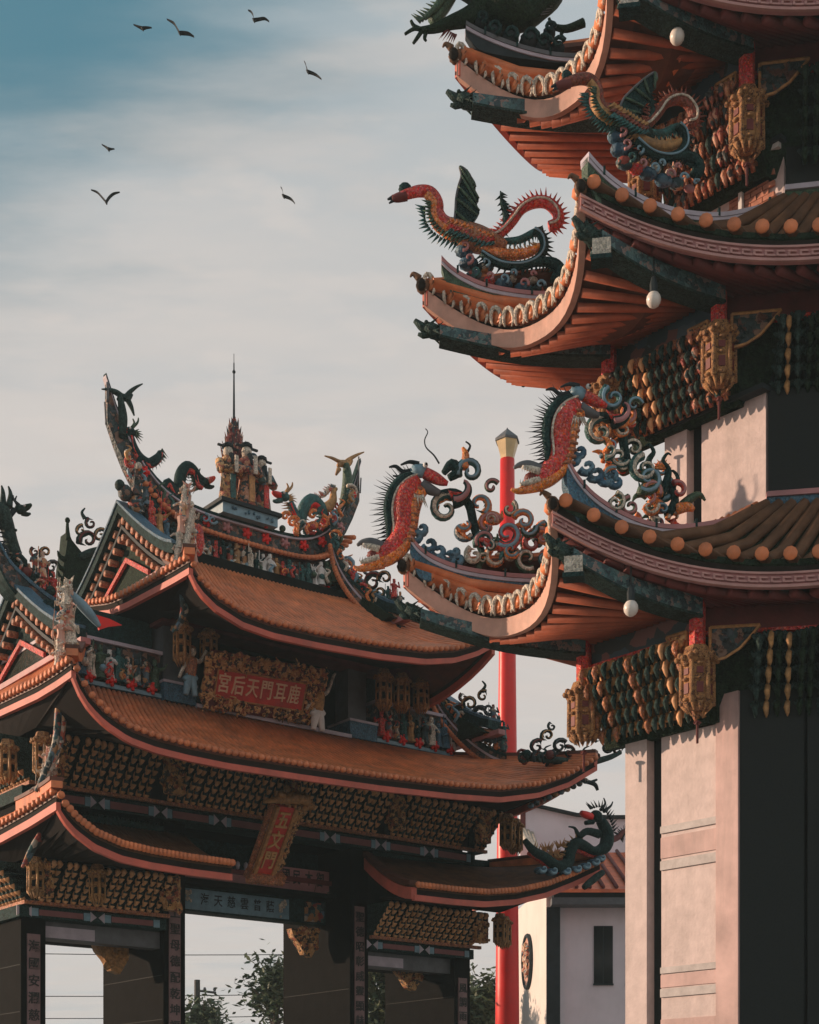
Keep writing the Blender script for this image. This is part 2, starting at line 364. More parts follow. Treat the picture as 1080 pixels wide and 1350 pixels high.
class Carving:                                          # a sculpture: one mesh for each part and paint
    def __init__(s, root, plane): s.root = root; s.pl = plane; s.d = {}
    k = 0
    def mb(s, part, mat): return s.d.setdefault((part, mat, 0), MB())
    def new(s, part, mat): Carving.k += 1; b = MB(); s.d[(part, mat, Carving.k)] = b; return b
    def stroke(s, part, mat, pts, off=0.0, k=4, n=7, smooth=True):
        pts = catmull(pts, k) if smooth else pts
        s.new(part, mat).tube([s.pl(p[0], p[1], off + (p[3] * s.pl.m(p[0]) if len(p) > 3 else 0)) for p in pts], [max(0.4, p[2]) * s.pl.m(p[0]) for p in pts], n)
        return s
    def spikes(s, part, mat, pts, side, ln, step=1, r=2.0, lean=0.25, off=0.0, k=4, jit=0.25):
        pts = catmull(pts, k); b = s.new(part, mat)
        for i in range(0, len(pts) - 1, step):
            p, q = pts[i], pts[i + 1]; tx, ty = q[0] - p[0], q[1] - p[1]; l = math.hypot(tx, ty) or 1; tx /= l; ty /= l
            nx, ny = -ty * side, tx * side; L = ln * random.uniform(1 - jit, 1 + jit); rr = p[2] if len(p) > 2 else 0
            ax, ay = p[0] + nx * rr * 0.6, p[1] + ny * rr * 0.6
            b.cone(s.pl(ax, ay, off), s.pl(ax + nx * L - tx * L * lean, ay + ny * L - ty * L * lean, off + random.uniform(-0.03, 0.03)), r * s.pl.m(p[0]))
        return s
    def ell(s, part, mat, px, py, rx, ry, off=0.0, d=None, rot=0.0):
        m = s.pl.m(px); a = s.pl.D.normalized(); x = V((a.x, a.y, 0)) * (1 if a.x > 0 else -1)
        M = Matrix((x, V((s.pl.n.x, s.pl.n.y, 0)), V((0, 0, 1)))).transposed() @ Matrix.Rotation(R(rot), 3, 'Y')
        s.new(part, mat).ell(s.pl(px, py, off), (rx * m, (d or min(rx, ry)) * m, ry * m), 9, 6, M)
        return s
    def plate(s, part, mat, outline, thick=0.05, off=0.0):
        s.new(part, mat).prism([s.pl(x, y, off) for x, y in outline], V((s.pl.n.x, s.pl.n.y, 0)) * -thick)
        return s
    def done(s, smooth=True):
        for (part, mat, _), b in s.d.items(): b.build(part, mat, s.root, smooth and b.f and len(b.f) > 20)
        return s.root

def text_mesh(ch, h, ext=0.012, bold=0.012):
    c = bpy.data.curves.new('lettering', 'FONT'); c.body = ch; c.size = h; c.extrude = ext; c.align_x = 'CENTER'; c.align_y = 'CENTER'; c.resolution_u = 2; c.offset = h * bold
    o = bpy.data.objects.new('lettering', c); COL.objects.link(o)
    dg = bpy.context.evaluated_depsgraph_get(); me = bpy.data.meshes.new_from_object(o.evaluated_get(dg)); me.name = 'lettering'
    bpy.data.objects.remove(o); bpy.data.curves.remove(c)
    return me
def bumps(mb, corner, ax, ay, n, r, out, rnd=random):
    """carved relief: many small rounded knobs over the rectangle corner + s*ax + t*ay, standing out along out"""
    corner, ax, ay, out = V(corner), V(ax), V(ay), V(out)
    for _ in range(n):
        q = r * rnd.uniform(0.5, 1.25)
        mb.ell(corner + ax * rnd.random() + ay * rnd.random() + out * rnd.uniform(0, r * 0.7), (q, q, q * rnd.uniform(0.8, 1.8)), 5, 3)

# ------------------------------------------------------------------ the setting
gm = MB(); gm.grid([[(-900, -300, 0), (900, -300, 0)], [(-900, 1500, 0), (900, 1500, 0)]])
tag(gm.build('ground', 'paving'), kind='structure')

# ------------------------------------------------------------------ roofs
def roof_face(root, E, T, ntile, rad, outw, tile='tile', pan='tile_pan', board='fascia', fh=0.2, gap=0.08, prof=1.6, thick=0.06, end=1.15, blend=0.25, dip=0.0, tip=None):
    outw = V(outw).normalized(); ns = max(10, ntile // 2)
    def S(s, r):
        e, t = E(s), T(s); p = lerp(e, t, r); p.z = e.z + (t.z - e.z) * ((1 - blend) * r ** prof + blend * r) - dip * math.sin(math.pi * min(1.0, r)); return p
    b = MB(); b.slab([[S(j / ns, i / 5) for j in range(ns + 1)] for i in range(6)], (0, 0, -thick)); sheet = b.build('roof_slope', pan, root)
    path = [E(j / (2 * ns)) - outw * 0.05 for j in range(2 * ns + 1)]
    b = MB(); b.sweep(path, 0.06, -thick - gap, -thick + 0.01); b.build('eave_gap_shade', 'tile_gap', sheet)  # dark strip imitating the shade in the gaps between tile ends
    path = [E(j / (2 * ns)) - outw * 0.03 for j in range(2 * ns + 1)]
    b = MB(); b.sweep(path, 0.09, -thick - gap - fh, -thick - gap); b.build('eave_board', board, sheet)
    if ntile:
        for i in range(ntile):
            s = (i + 0.5) / ntile; up = V((0, 0, rad * 0.55))
            pts = [S(s, 0) + outw * 0.07 + up, S(s, 0) + outw * 0.01 + up] + [S(s, r) + up for r in (0.22, 0.46, 0.72, 0.99)]
            b = MB(); b.tube(pts, [rad * end, rad * end * 0.98, rad, rad, rad, rad], 7); to = b.build('roof_tile', tile, sheet, True)
            if tip: b = MB(); b.tube([pts[0] + outw * 0.001, pts[0] + outw * 0.03], [rad * end * 1.1, rad * end * 1.05], 10); b.build('tile_end_disc', tip, sheet, True)
    return sheet, S

# ------------------------------------------------------------------ the temple gate: u along its front, v towards its back
DV = V((0.79, 0.613, 0)).normalized(); NB = V((-DV.y, DV.x, 0)); FR = -NB; G0 = V((-3.14, 32.0, 0))
def G(u, v, z): return G0 + DV * u + NB * v + V((0, 0, z))
def gp(v): return Plane(G(-10, v, 0), G(10, v, 0))
def gbox(mb, u0, u1, v0, v1, z0, z1): mb.hexa([G(u0, v0, z0), G(u1, v0, z0), G(u1, v1, z0), G(u0, v1, z0), G(u0, v0, z1), G(u1, v0, z1), G(u1, v1, z1), G(u0, v1, z1)])
def gpart(name, mat, *boxes, parent=None):
    b = MB()
    for q in boxes: gbox(b, *q)
    return b.build(name, mat, parent or GATE)
GATE = thing('temple_gate', 'ornate three-bay temple gateway with stacked orange tiled roofs and dark stone pillars', 'gate', G(0.2, 1.3, 0))

PU = [(-5.4, -4.9), (-2.35, -1.85), (2.3, 2.8), (5.3, 5.78)]
pillars = []
for i, (a, b) in enumerate(PU):
    top = 8.05
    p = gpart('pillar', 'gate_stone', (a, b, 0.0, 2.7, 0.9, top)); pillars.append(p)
    gpart('plinth', 'stone_grey', (a - 0.12, b + 0.12, -0.12, 2.82, 0.0, 0.9), parent=p)
    for zc in (2.2, 3.1, 4.0, 4.9): gpart('course_joint', 'near_black', (a - 0.005, a + 0.05, 0.05, 2.65, zc, zc + 0.014), parent=p)
# couplet strips with characters cut in them
COUP = ['海國安瀾慈航普濟恩波浩蕩', '天上聖母德配乾坤福被蒼生', '聖德昭彰威靈顯赫護國庇民', '風調雨順國泰民安萬古流芳']
for (a, b), zt, s_, p in zip(PU, (5.5, 6.75, 6.75, 5.35), COUP, pillars):
    c0 = (a + b) / 2; wd = 0.13
    st = gpart('couplet_strip', 'couplet', (c0 - wd, c0 + wd, -0.03, 0.0, 1.4, zt), parent=p)
    n = int((zt - 2.2) / 0.33)
    for i in range(n):
        me = text_mesh(s_[i % len(s_)], 0.24); z = zt - 0.25 - i * 0.33
        M = Matrix.LocRotScale(G(c0, -0.034, z), Matrix((DV, V((0, 0, 1)), FR)).transposed().to_quaternion(), V((1, 1, 1)))
        link('carved_character', me, 'letter_dark', p, M)

# body of the gate above the openings
gpart('side_bay_wall', 'gate_stone', (-4.9, -2.35, 0.9, 1.7, 5.55, 8.05)); gpart('side_bay_wall', 'gate_stone', (2.8, 5.3, 0.9, 1.7, 5.55, 8.05))
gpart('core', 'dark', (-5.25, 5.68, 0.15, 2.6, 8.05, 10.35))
gpart('centre_panel', 'teal_dark', (-1.85, 2.3, 1.25, 1.45, 7.35, 8.05))
gpart('shelf_board', 'red_dark', (-1.85, 2.3, 0.7, 1.25, 7.28, 7.38))
b = MB()
for i in range(20):
    u = -1.75 + i * 0.205; b.ell(G(u, 0.8, 7.49), (0.055, 0.055, 0.1), 6, 4)
b.build('baluster_row', 'lilac', GATE, True)
# lintel over the centre bay, with cloudy painted face and small characters
li = gpart('lintel', 'teal_dark', (-1.85, 2.3, 0.95, 1.35, 6.42, 6.95))
gpart('painted_panel', 'blue_pale', (-1.35, 1.3, 0.93, 0.95, 6.46, 6.9), parent=li)
gpart('painted_panel', 'carved_mix', (1.72, 2.25, 0.925, 0.95, 6.46, 6.9), parent=li)
gpart('painted_panel', 'carved_mix', (-1.8, -1.45, 0.925, 0.95, 6.46, 6.9), parent=li)
b = MB()
for u in (-1.2, 1.15): bumps(b, G(u - 0.1, 0.94, 6.48), DV * 0.16, V((0, 0, 0.38)), 10, 0.05, FR)
b.build('scroll_relief', 'cream', li)
for i, ch in enumerate('海天慈雲普蔭'):
    M = Matrix.LocRotScale(G(-0.85 + i * 0.33, 0.926, 6.68), Matrix((DV, V((0, 0, 1)), FR)).transposed().to_quaternion(), V((0.8, 1, 1)))
    link('painted_character', text_mesh(ch, 0.27, 0.003), 'slate', li, M)
# pink inscription above the lintel
gpart('beam', 'dark', (-1.85, 2.3, 0.55, 1.25, 6.95, 7.06))
pk = gpart('inscription_panel', 'pink', (-1.7, 2.2, 0.75, 0.9, 7.03, 7.30)); gpl = gp(0.75)
q0, q1 = gpl(372, 1143), gpl(433, 1150)
pk2 = MB(); a_ = gpl(370, 1142); b_ = gpl(434, 1150); c_ = gpl(434, 1176); d_ = gpl(370, 1169)
pk2.prism([a_, b_, c_, d_], NB * 0.12); pk2 = pk2.build('inscription_panel', 'pink', GATE)
for px, py, ch in ((377, 1156, '國'), (391, 1158, '民'), (407, 1160, '本'), (422, 1162, '御')):
    M = Matrix.LocRotScale(gpl(px, py, 0.012), Matrix((DV, V((0, 0, 1)), FR)).transposed().to_quaternion(), V((0.72, 1.15, 1)))
    link('painted_character', text_mesh(ch, 0.30, 0.003), 'letter_dark', pk2, M)

# corbelled bracket rows
def bracket_mesh(tiers, out_, h, wid, knob, lean=0.0):
    a, pts, rad = MB(), [], []
    for i in range(tiers):
        y, z = out_ * i / (tiers - 1), h * (i + 0.35) / tiers; dy, dz = out_ / (tiers - 1), h / tiers
        a.abox(-wid * 0.28, wid * 0.28, -0.25, y + 0.02, z - h * 0.16, z + h * 0.12)
        for k_, x, r_ in ((-0.3, 0, 0.7), (0.0, 0, 1.2), (0.28, wid * 0.1, 0.95), (0.5, wid * 0.15, 0.6)):
            pts.append((x + lean * (i + k_), y + 0.06 + dy * k_ * 0.6, z + dz * k_)); rad.append(knob * r_)
    k = MB(); k.tube(pts, rad, 7)
    return a.mesh('bracket'), k.mesh('bracket_knob', True)
def tower_bracket(h, out_, wid, tiers=5):
    a, k = MB(), MB(); a.tube([(0, -0.12, 0), (0, out_ - 0.1, h)], 0.035, 5)
    for i in range(tiers):
        y, z = out_ * i / (tiers - 1), h * (i + 0.45) / tiers
        a.tube([(-wid * 0.46, y - 0.02, z + 0.06), (-wid * 0.2, y, z - 0.01), (0, y, z - 0.03), (wid * 0.2, y, z - 0.01), (wid * 0.46, y - 0.02, z + 0.06)], [0.028, 0.036, 0.04, 0.036, 0.028], 6)
        a.abox(-0.045, 0.045, y - 0.16, y + 0.05, z - 0.005, z + 0.05)
        k.tube([(0, y + 0.02, z + 0.05), (0, y + 0.08, z + 0.0), (0.01, y + 0.09, z - h * 0.07), (0.0, y + 0.075, z - h * 0.14), (0, y + 0.06, z - h * 0.19)], [0.02, 0.038, 0.044, 0.03, 0.008], 7)
        if i: k.tube([(0, y + 0.02, z + 0.05), (0, y - out_ / tiers, z - h / tiers * 0.8)], 0.02, 4)
    return a.mesh('bracket', True), k.mesh('bracket_knob', True)
def bracket_row(root, P0, P1, outw, n, meshes, ma, mk, skip=(), jit=0.05):
    P0, P1 = V(P0), V(P1); al = (P1 - P0).normalized(); outw = V(outw).normalized()
    if al.cross(outw).z < 0: al = -al
    mk = (mk,) if isinstance(mk, str) else mk; kn = []
    for m_ in mk: me = meshes[1].copy(); me.materials.append(MATS[m_]); kn.append(me)
    for i in range(n):
        if i in skip: continue
        M = frame(al, outw, lerp(P0, P1, (i + 0.5 + random.uniform(-jit, jit)) / n)) @ Matrix.Rotation(random.uniform(-jit, jit), 4, 'Z') @ Matrix.Diagonal((1, 1 + random.uniform(-jit, jit), 1 + random.uniform(-jit, jit) * 0.4, 1))
        o = link('bracket', meshes[0], ma, root, M); link('bracket_knob', kn[random.randrange(len(kn))], None, o)
def frieze(u0, u1, zb, zt, vb, vt, n, tiers=5, skip=(), side=None):
    out_ = vb - vt; h = zt - zb; ms = bracket_mesh(tiers, out_, h, (u1 - u0) / n, (u1 - u0) / n * 0.31)
    bracket_row(GATE, G(u0, vb, zb), G(u1, vb, zb), FR, n, ms, 'bracket_teal', 'gold_knob', skip)
    gpart('frieze_back', 'dark', (u0, u1, vb + 0.2, vb + 0.3, zb, zt + 0.3))
    gpart('frieze_rail', 'gold_red', (u0 - 0.05, u1 + 0.05, vb - 0.08, vb + 0.02, zb - 0.07, zb - 0.0))
    if side:                                          # the same row returning along the gate's left flank
        m2 = int(n * (side[1] - side[0]) / (u1 - u0))
        bracket_row(GATE, G(u0, side[0], zb), G(u0, side[1], zb), -DV, m2, ms, 'bracket_teal', 'gold_knob')
        gpart('frieze_rail', 'gold_red', (u0 - 0.09, u0 + 0.02, side[0] - 0.05, side[1], zb - 0.07, zb - 0.001))
sk = (0, 1, 14, 15, 30, 31, 46, 47, 60, 61)
frieze(-5.3, 5.95, 8.35, 9.16, -0.3, -0.95, 64, 6, sk, side=(-0.3, 3.0))
frieze(-5.35, -2.4, 6.10, 6.80, -0.2, -0.75, 18, 6, (0, 17), side=(-0.2, 2.9))
frieze(2.75, 5.85, 6.10, 6.80, -0.2, -0.75, 18, 6, (17,))
# gold carved figures standing in the bracket rows and at the corners
def gold_block(u, v, z0, z1, wd=0.3, mat='carved_gold', n=16):
    b = MB(); gbox(b, u - wd / 2, u + wd / 2, v, v + 0.18, z0, z1)
    bumps(b, G(u - wd / 2, v, z0), DV * wd, V((0, 0, z1 - z0)), n, 0.065, FR); bumps(b, G(u - wd / 2, v, z0), NB * 0.2, V((0, 0, z1 - z0)), n // 2, 0.06, -DV)
    return b.build('carved_bracket', mat, GATE)
for u in (-5.05, -2.6, 0.2, 2.95, 5.45): gold_block(u, -0.95, 8.38, 9.12, 0.34)
for u in (-5.2, -2.5): gold_block(u, -0.7, 6.12, 6.8, 0.3)
gold_block(5.6, -0.7, 6.12, 6.8, 0.3)
def hanging_column(root, c, z0, z1, r, n=6, mats=('carved_drum', 'gold', 'red_dark'), post=0.0):
    """gilded drop column: post, capital, openwork drum, petal foot"""
    c = V((c[0], c[1], 0)); h = z1 - z0; b = MB()
    b.lathe(c, [(r * 0.55, z0 + h * 0.10), (r * 0.95, z0 + h * 0.17), (r * 0.95, z0 + h * 0.2), (r * 0.95, z0 + h * 0.72), (r * 1.15, z0 + h * 0.76), (r * 1.2, z0 + h * 0.86), (r * 0.85, z0 + h * 0.9), (r * 0.7, z0 + h)], n)
    col = b.build('hanging_column', mats[0], root)
    b = MB()
    for j in range(n):
        a = 2 * math.pi * j / n; p = c + V((math.cos(a), math.sin(a), 0)) * r * 0.95
        b.tube([p + V((0, 0, z0 + h * 0.14)), p + V((0, 0, z0 + h * 0.76))], [r * 0.17, r * 0.15], 6)
        b.cone(p + V((0, 0, z0 + h * 0.2)), p * 0.45 + c * 0.55 + V((0, 0, z0)), r * 0.22, 5)
        a2 = a + math.pi / n; q = c + V((math.cos(a2), math.sin(a2), 0)) * r * 0.86
        for zz_ in (0.2, 0.49, 0.71): b.ell(q + V((0, 0, z0 + h * zz_)), (r * 0.26, r * 0.26, r * 0.12), 6, 4)
        for m_ in range(3): b.ell(lerp(p, q, m_ / 2.0) * 1.0 + (lerp(p, q, m_ / 2.0) - c) * 0.28 + V((0, 0, z0 + h * (0.80 + 0.04 * (m_ % 2)))), r * 0.2, 6, 4)
        b.cone(q + V((0, 0, z0 + h * 0.17)), lerp(c, q, 0.7) + V((0, 0, z0 + h * 0.03)), r * 0.24, 5)
    b.build('openwork_frame', mats[1], col, True)
    for j in range(n):
        b = MB(); a2 = 2 * math.pi * (j + 0.5) / n; q = c + V((math.cos(a2), math.sin(a2), 0)) * r * 0.83; t = V((-math.sin(a2), math.cos(a2), 0))
        b.box(q + V((0, 0, z0 + h * 0.36)), t * r * 0.2, V((math.cos(a2), math.sin(a2), 0)) * r * 0.06, V((0, 0, h * 0.075))); b.build('recess', mats[2], col); b = MB()
        b.box(q + V((0, 0, z0 + h * 0.61)), t * r * 0.2, V((math.cos(a2), math.sin(a2), 0)) * r * 0.06, V((0, 0, h * 0.045))); b.build('recess', mats[2], col)
    if post:
        b = MB(); b.lathe(c, [(r * 0.5, z1), (r * 0.5, z1 + post)], 6); b.build('post', 'red', col)
    return col
for u, v in ((5.9, -1.2), (6.4, -0.9), (-5.5, -1.2), (-5.8, -0.3)):
    p = G(u, v, 0); hanging_column(GATE, p, 8.2, 9.05, 0.17, mats=('carved_drum', 'gold_dim', 'dark'))
for u, v in ((5.85, -1.0), (6.25, -0.7), (-5.55, -1.0), (-4.3, -1.0)):
    p = G(u, v, 0); hanging_column(GATE, p, 6.0, 6.78, 0.15, mats=('carved_drum', 'gold_dim', 'dark'))
# painted beams under the rows
def beam(u0, u1, v0, v1, z0, z1, nseg):
    bm = gpart('painted_beam', 'teal_dark', (u0, u1, v0, v1, z0, z1)); L_ = (u1 - u0) / nseg
    for i in range(nseg):
        c0 = u0 + (i + 0.5) * L_
        gpart('beam_panel', 'pink_dark', (c0 - L_ * 0.30, c0 + L_ * 0.30, v0 - 0.012, v0, z0 + 0.05, z1 - 0.06), parent=bm)
        gpart('beam_panel', 'blue_pale', (c0 - L_ * 0.40, c0 - L_ * 0.31, v0 - 0.012, v0, z0 + 0.03, z1 - 0.04), parent=bm)
        gpart('beam_panel', 'blue_pale', (c0 + L_ * 0.31, c0 + L_ * 0.40, v0 - 0.012, v0, z0 + 0.03, z1 - 0.04), parent=bm)
        b = MB(); e = u0 + i * L_
        for q in (-1, 1): b.prism([G(e + q * 0.15, v0 - 0.016, z0 + 0.01), G(e + q * 0.15, v0 - 0.016, z1 - 0.01), G(e + q * 0.02, v0 - 0.016, (z0 + z1) / 2)], NB * 0.015)
        b.build('cloud_motif', 'lilac', bm)
    return bm
beam(-5.3, 5.75, -0.22, 0.3, 8.02, 8.27, 8); beam(-5.4, -2.36, -0.14, 0.3, 5.80, 6.02, 2); beam(2.81, 5.78, -0.14, 0.3, 5.80, 6.02, 2)
gpart('painted_beam', 'teal_dark', (-5.48, -5.26, -0.24, 2.9, 8.02, 8.27)); gpart('painted_beam', 'teal_dark', (-5.5, -5.3, -0.16, 2.9, 5.80, 6.02))
for a, b in ((-4.9, -2.35), (2.8, 5.3)):
    gpart('tie_beam', 'stone_grey', (a, b, 0.15, 0.5, 5.45, 5.79))
    gpart('painted_panel', 'lilac', (a + 0.05, a + 1.1, 0.135, 0.15, 5.48, 5.7))
# gilded braces under the beams
def brace(px0, py0, wpx, hpx, v, mat='carved_gold', sgn=1):
    pl = gp(v); out_ = [(px0, py0), (px0 + sgn * wpx, py0), (px0 + sgn * wpx, py0 + hpx * 0.55), (px0 + sgn * wpx * 0.75, py0 + hpx), (px0 + sgn * wpx * 0.5, py0 + hpx * 0.9), (px0 + sgn * wpx * 0.3, py0 + hpx * 0.55), (px0 + sgn * wpx * 0.1, py0 + hpx * 0.3)]
    b = MB(); b.prism([pl(x, y) for x, y in out_], NB * 0.2)
    for _ in range(16):
        s_, t_ = random.random(), random.random() ** 1.4
        b.ell(pl(px0 + sgn * wpx * (0.25 * t_ + s_ * (1 - 0.3 * t_)), py0 + hpx * 0.8 * t_, 0.03), random.uniform(0.05, 0.09), 6, 4)
    return b.build('gilded_brace', mat, GATE)
brace(384, 1224, 36, 38, 0.9); brace(521, 1270, 36, 36, 0.8); brace(124, 1240, 46, 44, 0.8, 'gold_dim')

# ---------------- gate roofs
def eave_px(A, B, pts, outw, bow=0.0, pw=3.0, lift=0.0):
    pl = Plane(A, B); xs, ys = [p[0] for p in pts], [p[1] for p in pts]; outw = V(outw)
    def E(s):
        q = lerp(V(A), V(B), s); px = CX + F * q.x / q.y
        q.z = EYE + (HOR - interp(px, xs, ys)) / F * q.y + lift
        return q - outw * bow * (1 - abs(2 * s - 1) ** pw)
    return E
def linT(A, B): return lambda s: lerp(V(A), V(B), s)
def soffit(root, E, A, B, drop, outw, mat='soffit', n=16):
    b = MB(); outw = V(outw).normalized()
    b.slab([[E(j / n) - outw * 0.08 + V((0, 0, -drop)) for j in range(n + 1)], [lerp(V(A), V(B), j / n) for j in range(n + 1)]], (0, 0, 0.05))
    return b.build('soffit', mat, root)
LG = 0.06 + 0.11
# top roof
NLt, NRt = gp(-2.6)(250, 757), gp(-2.6)(652, 855)
uNL = (NLt - G0).dot(DV); uNR = (NRt - G0).dot(DV)
ptsT = [(250, 757), (262, 783), (285, 806), (320, 828), (360, 842), (420, 855), (500, 869), (560, 876), (600, 874), (630, 865), (652, 853)]
E_t = eave_px(NLt, NRt, ptsT, FR, 0.0, lift=LG + 0.11)
roof_face(GATE, E_t, linT(G(-2.25, 0.75, 13.85), G(2.75, 0.75, 13.85)), 52, 0.05, FR, fh=0.11, gap=0.11)
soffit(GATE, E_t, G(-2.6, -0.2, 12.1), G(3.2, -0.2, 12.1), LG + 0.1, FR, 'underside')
BLt = G(uNL + 0.1, 5.2, 12.2)
E_ts = eave_px(BLt, NLt, [(-50, 800), (60, 812), (115, 815), (144, 812), (168, 802), (202, 784), (230, 769), (250, 757)], -DV, lift=LG + 0.12)
roof_face(GATE, E_ts, linT(G(-2.42, 3.6, 12.95), G(-2.42, -0.9, 12.95)), 44, 0.058, -DV, fh=0.12, board='fascia', gap=0.11)
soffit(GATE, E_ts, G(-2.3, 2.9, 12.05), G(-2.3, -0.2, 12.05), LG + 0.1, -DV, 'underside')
BRt = G(uNR, 5.2, 12.3)
roof_face(GATE, lambda s: lerp(G(uNR, -2.6, 12.35), G(uNR, 5.2, 12.35), s) - V((0, 0, 0.7 * (1 - abs(2 * s - 1) ** 3))), linT(G(2.75, 0.75, 13.85), G(2.75, 1.95, 13.85)), 0, 0.07, DV, fh=0.16)
roof_face(GATE, lambda s: lerp(G(uNR, 5.2, 12.35), G(uNL, 5.2, 12.35), s) - V((0, 0, 0.7 * (1 - abs(2 * s - 1) ** 3))), linT(G(2.75, 1.95, 13.85), G(-2.25, 1.95, 13.85)), 0, 0.07, NB, fh=0.16)
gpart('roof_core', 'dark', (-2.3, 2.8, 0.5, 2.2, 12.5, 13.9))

def gable(u, zapex, zbase, v0, v1, vm, side, rake_r=0.085):
    root = MB(); root.prism([G(u, v0, zbase), G(u, vm, zapex), G(u, v1, zbase)], DV * (0.2 * -side)); tri = root.build('gable', 'green_dark', GATE)
    for a, b in (((v0, zbase), (vm, zapex)), ((v1, zbase), (vm, zapex))):
        n = 11
        for lift, mt, rr in ((0.0, 'gold_red', rake_r), (-0.36, 'gold_red', rake_r * 0.85)):
            for i in range(n):
                t = (i + 0.6) / n; z = a[1] + (b[1] - a[1]) * (t ** 1.25) + lift; v = a[0] + (b[0] - a[0]) * t
                if z < zbase - 0.05: continue
                q = MB(); q.tube([G(u + side * 0.2, v, z), G(u - side * 0.05, v, z)], [rr, rr], 8); q.build('rake_tile_end', mt, tri, True)
        pth = [G(u + side * 0.1, a[0] + (b[0] - a[0]) * t, a[1] + (b[1] - a[1]) * (t ** 1.25)) for t in [i / 10 for i in range(11)]]
        q = MB(); q.sweep(pth, 0.34, 0.1, 0.3); q.build('rake_ridge', 'teal_dark', tri)  # rake paints darkened to imitate a gable out of the sun
        q = MB(); q.sweep([p + DV * side * 0.02 for p in pth], 0.36, 0.3, 0.36); q.build('rake_coping', 'blue', tri)
        q = MB(); q.sweep([p + V((0, 0, -0.16)) for p in pth], 0.16, -0.06, 0.02); q.build('rake_board', 'slate', tri)
    q = MB(); zm = zbase + (zapex - zbase) * 0.42
    q.sweep([G(u + side * 0.06, vm + (v0 - vm) * 0.42, zbase + 0.12), G(u + side * 0.06, vm, zm), G(u + side * 0.06, vm + (v1 - vm) * 0.42, zbase + 0.12)], 0.06, 0, 0.11); q.build('gable_trim', 'red', tri)
    q = MB(); q.sweep([G(u + side * 0.08, v0 - 0.3, zbase - 0.02), G(u + side * 0.08, v1 + 0.3, zbase - 0.02)], 0.2, -0.06, 0.05); q.build('gable_sill', 'pink', tri)
    return tri
gable(-2.42, 14.55, 12.98, -1.0, 3.7, 1.35, -1)
gable(2.9, 14.55, 12.98, -1.0, 3.7, 1.35, 1)

# main ridge: figured frieze, small tiled cornice, upper band, sweeping swallow-tail ends
def rz(u): t = abs(u - 0.27) / 3.25; return 2.35 * t ** 4.2
def ridge_strip(name, mat, u0, u1, za, zb, wd, k=1.0, n=30, parent=None):
    q = MB(); us = [u0 + (u1 - u0) * i / n for i in range(n + 1)]
    q.sweep([G(u, 1.35, 0) for u in us], [wd * max(0.22, 1 - 0.85 * (abs(u - 0.27) / 3.25) ** 3) for u in us], [za(u) if callable(za) else za + rz(u) * k for u in us], [zb(u) if callable(zb) else zb + rz(u) * k for u in us]); return q.build(name, mat, parent or GATE)
rd = ridge_strip('main_ridge', 'carved_dark', -2.3, 2.85, 13.85, 14.5, 0.75, 0.62)
ridge_strip('ridge_upper_band', 'carved_dark', -2.95, 3.5, lambda u: 14.55 + rz(u) * 0.84, lambda u: 15.02 + rz(u), 0.5, parent=rd)
ridge_strip('ridge_coping', 'teal_dark', -2.98, 3.53, lambda u: 15.02 + rz(u), lambda u: 15.10 + rz(u) * 1.0, 0.62, parent=rd)
ridge_strip('ridge_coping_line', 'lilac', -2.99, 3.54, lambda u: 14.98 + rz(u), lambda u: 15.02 + rz(u), 0.66, parent=rd)
ridge_strip('ridge_base_line', 'blue_pale', -2.35, 2.9, 13.86, 13.93, 0.8, 0.5, parent=rd)
for i in range(52):                                      # little tiles of the ridge's own cornice
    u = -2.3 + i * 5.3 / 51; z = 14.56 + rz(u) * 0.72
    q = MB(); q.tube([G(u, 0.80, z - 0.03), G(u, 1.2, z + 0.1)], [0.055, 0.045], 6); q.build('cornice_tile', 'tile', rd, True)
ridge_strip('ridge_cornice', 'tile_pan', -2.35, 2.9, 14.50, 14.60, 0.9, 0.7, parent=rd)

# figurine meshes used all over the ridges
def figurine_mesh(kind):
    b = MB(); rnd = random.Random(kind * 13 + 5)
    b.lathe((0, 0, 0), [(0.20, 0), (0.17, 0.12), (0.13, 0.35), (0.155, 0.55), (0.17, 0.66), (0.07, 0.75)], 7)
    b.ell((0, 0, 0.84), (0.085, 0.09, 0.11), 7, 5)
    b.ell((0, -0.02, 0.94), (0.09, 0.09, 0.05), 6, 3)
    for sg in (-1, 1):
        e = (sg * rnd.uniform(0.2, 0.3), rnd.uniform(0.02, 0.12), rnd.uniform(0.40, 0.75)); h_ = (e[0] * rnd.uniform(0.4, 1.3), e[1] + 0.13, e[2] + rnd.uniform(-0.12, 0.2))
        b.tube([(sg * 0.13, 0, 0.65), e, h_], [0.06, 0.055, 0.04], 5); b.ell(h_, 0.045, 5, 3)
        b.tube([(sg * 0.05, 0.02, 0.12), (sg * 0.09, 0.05, 0.0)], [0.07, 0.08], 5)
    if kind % 2: b.tube([(0.3, 0.12, 0.1), (0.26, 0.1, 1.05)], 0.018, 4)
    if kind % 3 == 0: b.prism([(-0.06, -0.13, 0.7), (-0.22, -0.13, 1.15), (0, -0.13, 1.0), (0.22, -0.13, 1.15), (0.06, -0.13, 0.7)], (0, 0.02, 0))
    return b.mesh('figurine', False)
FIG = [figurine_mesh(i) for i in range(6)]
FIGM = {}
def figurine(p, h, mat, root, outw, kind=None, name='figurine'):
    kind = random.randrange(6) if kind is None else kind; key = (kind, mat)
    if key not in FIGM:
        me = FIG[kind].copy(); me.materials.append(MATS[mat]); FIGM[key] = me
    outw = V(outw).normalized(); a = random.uniform(-0.5, 0.5); outw = Matrix.Rotation(a, 3, 'Z') @ outw
    al = V((outw.y, -outw.x, 0))
    M = frame(al, outw, p) @ Matrix.Diagonal((h, h, h, 1))
    return link(name, FIGM[key], None, root, M)
